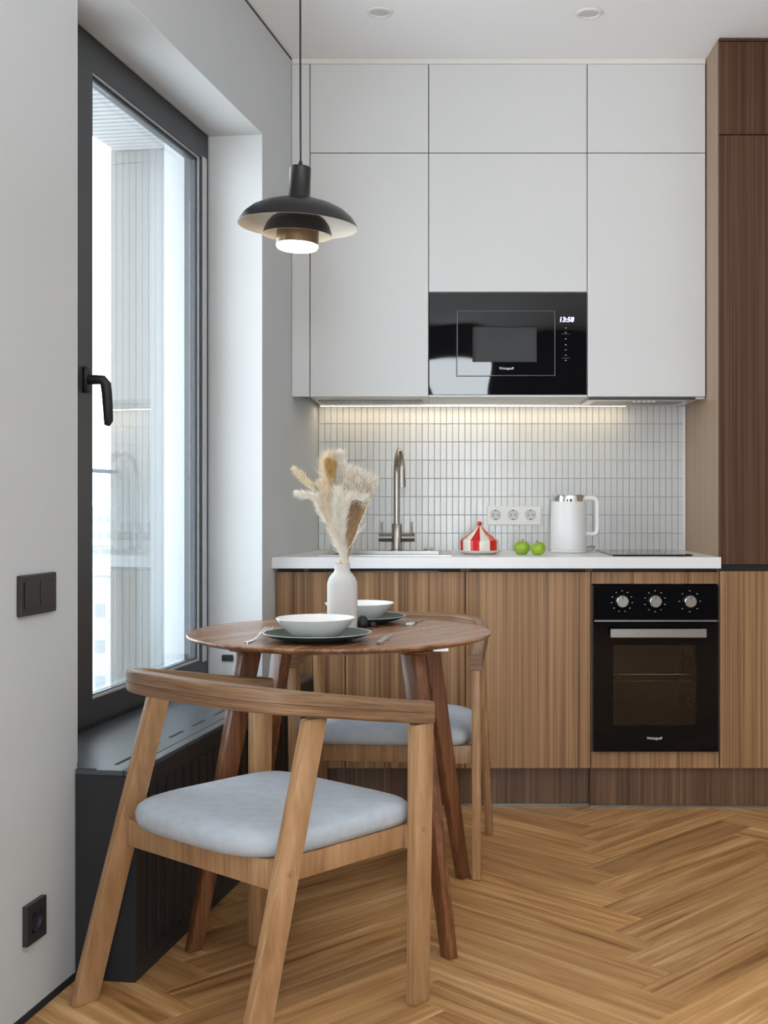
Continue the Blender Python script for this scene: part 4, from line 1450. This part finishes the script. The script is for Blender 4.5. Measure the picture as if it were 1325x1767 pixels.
make_fork((-0.4560, 3.215), (-0.4880, 3.030), 'silver fork leaning on the rim of the near plate', 0.020, 0.0, 1.0)
make_fork((-0.1040, 3.430), (-0.0620, 3.630), 'silver fork lying flat beside the far plate', 0.002, 0.0, .35)
kp0, kp1 = Vector((-0.1570, 3.005)), Vector((-0.1400, 3.215))
t = thing('table_knife', 'silver table knife lying beside the near plate', 'knife', (kp0.x, kp0.y, TZ))
d = kp1 - kp0
M = Matrix.Translation((kp0.x, kp0.y, TZ)) @ Matrix.Rotation(math.atan2(d.y, d.x), 4, 'Z')
bm = bm_new()
strip(bm, [(s, .0006) for s in (0, .004, .012, .03, .06, .085, .095)], [.008, .014, .0165, .015, .011, .009, .008], .0055)
bm.transform(M); obj('knife_handle', bm, chrome, t, 50)
bm = bm_new()
strip(bm, [(s, .0008) for s in (.0955, .105, .12, .16, .195, .205, .209)], [.009, .016, .019, .0195, .018, .011, .003], .0018)
bm.transform(M); obj('blade', bm, steel, t, 50)

# ------------------------------------------------------------------ dried grasses in the vase
def cr(pts, n):
    """Catmull-Rom through pts"""
    P = [pts[0] * 2 - pts[1]] + pts + [pts[-1] * 2 - pts[-2]]
    out = []
    segs = len(pts) - 1
    for i in range(n + 1):
        u = i / n * segs
        k = min(int(u), segs - 1)
        f = u - k
        a, b, c, d = P[k], P[k + 1], P[k + 2], P[k + 3]
        out.append(0.5 * ((2 * b) + (c - a) * f + (2 * a - 5 * b + 4 * c - d) * f * f + (3 * b - a - 3 * c + d) * f ** 3))
    return out


def strand(bm, p, d, L, r, droop, rnd):
    q1 = p + d * L * .5 + Vector((0, 0, -droop * L * .15))
    q2 = p + d * L + Vector((0, 0, -droop * L * .6)) + Vector((rnd.uniform(-1, 1), rnd.uniform(-1, 1), rnd.uniform(-1, 1))) * L * .12
    up = d.orthogonal().normalized()
    si = d.cross(up)
    ang = rnd.uniform(0, 6.28)
    rings = []
    for q, rr in ((p, r), (q1, r * .85)):
        rings.append([bm.verts.new(q + (up * math.cos(ang + k * 2.094) + si * math.sin(ang + k * 2.094)) * rr) for k in range(3)])
    tip = bm.verts.new(q2)
    for k in range(3):
        j = (k + 1) % 3
        bm.faces.new((rings[0][k], rings[0][j], rings[1][j], rings[1][k]))
        bm.faces.new((rings[1][k], rings[1][j], tip))


def plume(name, lab, cat, uvd, f0, n, L, spread, mat, seed, stem_mat, droop=0.3, r=.0008, taper=True, grp=None):
    rnd = random.Random(seed)
    neck = Vector((vx + rnd.uniform(-.009, .009), vy + rnd.uniform(-.009, .009), TZ + 0.182))
    foot = Vector((vx + (vx - neck.x) * .3, vy + (vy - neck.y) * .3, TZ + 0.1005))
    pts = [foot, neck] + [px(u, v, vy + dy) for u, v, dy in uvd]
    path = cr(pts, 40)
    t = thing(name, lab, cat, foot, grp)
    bm = bm_new()
    tube(bm, path[:int(40 * min(1, f0 + .5))], .0011, 5)
    obj('stem', bm, stem_mat, t, 60)
    bm = bm_new()
    for i in range(int(n * 1.7)):
        f = f0 + (1 - f0) * rnd.random() ** 0.9
        x = f * 40
        k = min(int(x), 39)
        p = path[k].lerp(path[k + 1], x - k)
        tg = (path[k + 1] - path[max(k - 1, 0)]).normalized()
        side = Vector((rnd.gauss(0, 1), rnd.gauss(0, 1), rnd.gauss(0, 1)))
        side = (side - tg * side.dot(tg)).normalized()
        g = (f - f0) / (1 - f0)
        sc = (0.45 + 0.75 * math.sin(math.pi * min(1, .15 + g * .8))) if taper else 1
        d = (tg + side * 1.35 * spread * rnd.uniform(.25, 1)).normalized()
        strand(bm, p, d, 1.3 * L * sc * rnd.uniform(.6, 1.1), r, droop, rnd)
    obj('fluff', bm, mat, t, 0, 'stuff')


GR = 'dried grasses in the vase'
plume('pampas_grass', 'thin cream plume reaching highest toward the window', 'dried grass', [(571, 915, -.005), (551, 858, -.015), (530, 832, -.02), (509, 810, -.025)], .66, 360, .020, .55, pampas_cream, 11, pampas_cream, .1, grp=GR)
plume('pampas_grass', 'cream plume bending low toward the window wall', 'dried grass', [(573, 925, -.01), (557, 888, -.02), (545, 862, -.03), (514, 850, -.04)], .50, 520, .025, .6, pampas_white, 12, pampas_cream, .25, grp=GR)
plume('pampas_grass', 'broad cream plume rising behind the tan tails', 'dried grass', [(582, 915, .02), (571, 855, .03), (566, 815, .03), (570, 792, .03)], .30, 1100, .044, .55, pampas_cream, 13, pampas_cream, .1, grp=GR)
plume('pampas_grass', 'tallest cream plume, standing upright in the middle', 'dried grass', [(590, 915, .03), (584, 855, .035), (584, 812, .035), (587, 787, .03)], .38, 850, .036, .5, pampas_white, 14, pampas_cream, .1, grp=GR)
plume('pampas_grass', 'dense white plume at the front, hanging over the vase neck', 'dried grass', [(586, 930, -.02), (583, 885, -.03), (583, 850, -.03)], .18, 1000, .044, .5, pampas_white, 15, pampas_cream, .25, grp=GR)
plume('pampas_grass', 'white plume curling over toward the faucet', 'dried grass', [(590, 925, -.03), (594, 880, -.04), (604, 862, -.045), (628, 857, -.05)], .26, 800, .030, .52, pampas_white, 16, pampas_cream, .2, grp=GR)
plume('pampas_grass', 'ragged cream plume on the window side of the bunch', 'dried grass', [(579, 925, -.015), (566, 880, -.02), (560, 850, -.02), (556, 838, -.02)], .30, 800, .034, .5, pampas_cream, 17, pampas_cream, .2, grp=GR)
plume('bunny_tail_grass', 'golden tan tail among the cream plumes, nearer the window', 'dried grass', [(580, 900, -.01), (572, 850, -.015), (568, 818, -.015), (566, 797, -.015)], .74, 520, .018, .45, pampas_tan, 18, pampas_tan, 0, grp=GR)
plume('bunny_tail_grass', 'golden tan tail among the cream plumes, nearer the fan', 'dried grass', [(583, 900, -.012), (576, 850, -.018), (575, 820, -.018), (576, 802, -.018)], .74, 520, .018, .45, pampas_tan, 19, pampas_tan, 0, grp=GR)
# fan of fine stalks with fluffy tips, on the faucet side
rnd = random.Random(23)
t = thing('broom_grass', 'fan of fine tan stalks with whitish fluffy tips', 'dried grass', (vx, vy, TZ + .1005), GR)
bs, bt = bm_new(), bm_new()
for i in range(330):
    g = rnd.random()
    u = 593 + 57 * g + rnd.uniform(-3, 3)
    v = 806 + 26 * g + rnd.uniform(-9, 8)
    dy = rnd.uniform(-.035, .035)
    neck = Vector((vx + rnd.uniform(-.002, .014), vy + rnd.uniform(-.012, .012), TZ + .182))
    foot = Vector((vx + .004 + rnd.uniform(-.004, .004), vy + rnd.uniform(-.004, .004), TZ + .1005))
    tip = px(u, v, vy + dy)
    mid = neck.lerp(tip, .5) + Vector((-.010 * g + .004, 0, 0.002))
    path = cr([foot, neck, mid, tip], 9)
    tube(bs, path, [.0007] * 6 + [.0006, .0005, .0005, .0004], 3, False)
    tg = (path[-1] - path[-2]).normalized()
    for q in range(17):
        p = path[-1].lerp(path[-3], rnd.random())
        side = Vector((rnd.gauss(0, 1), rnd.gauss(0, 1), rnd.gauss(0, 1))).normalized()
        strand(bt, p, (tg + side * .45).normalized(), rnd.uniform(.010, .021), .0005, .1, rnd)
obj('stalk', bs, pampas_brown, t, 0, 'stuff')
obj('tip_fluff', bt, pampas_white, t, 0, 'stuff')
for i, (u, v, lab) in enumerate(((641, 860, 'single thin bleached stalk leaning furthest toward the faucet'), (630, 905, 'short thin bleached stalk low beside the fan'))):
    plume('grass_stalk', lab, 'dried grass', [(607, 940, -.01), ((607 + u) / 2, (940 + v) / 2 - 4, -.012), (u, v, -.015)], .5, 46, .012, .4, pampas_white, 30 + i, pampas_cream, .3, grp=GR)
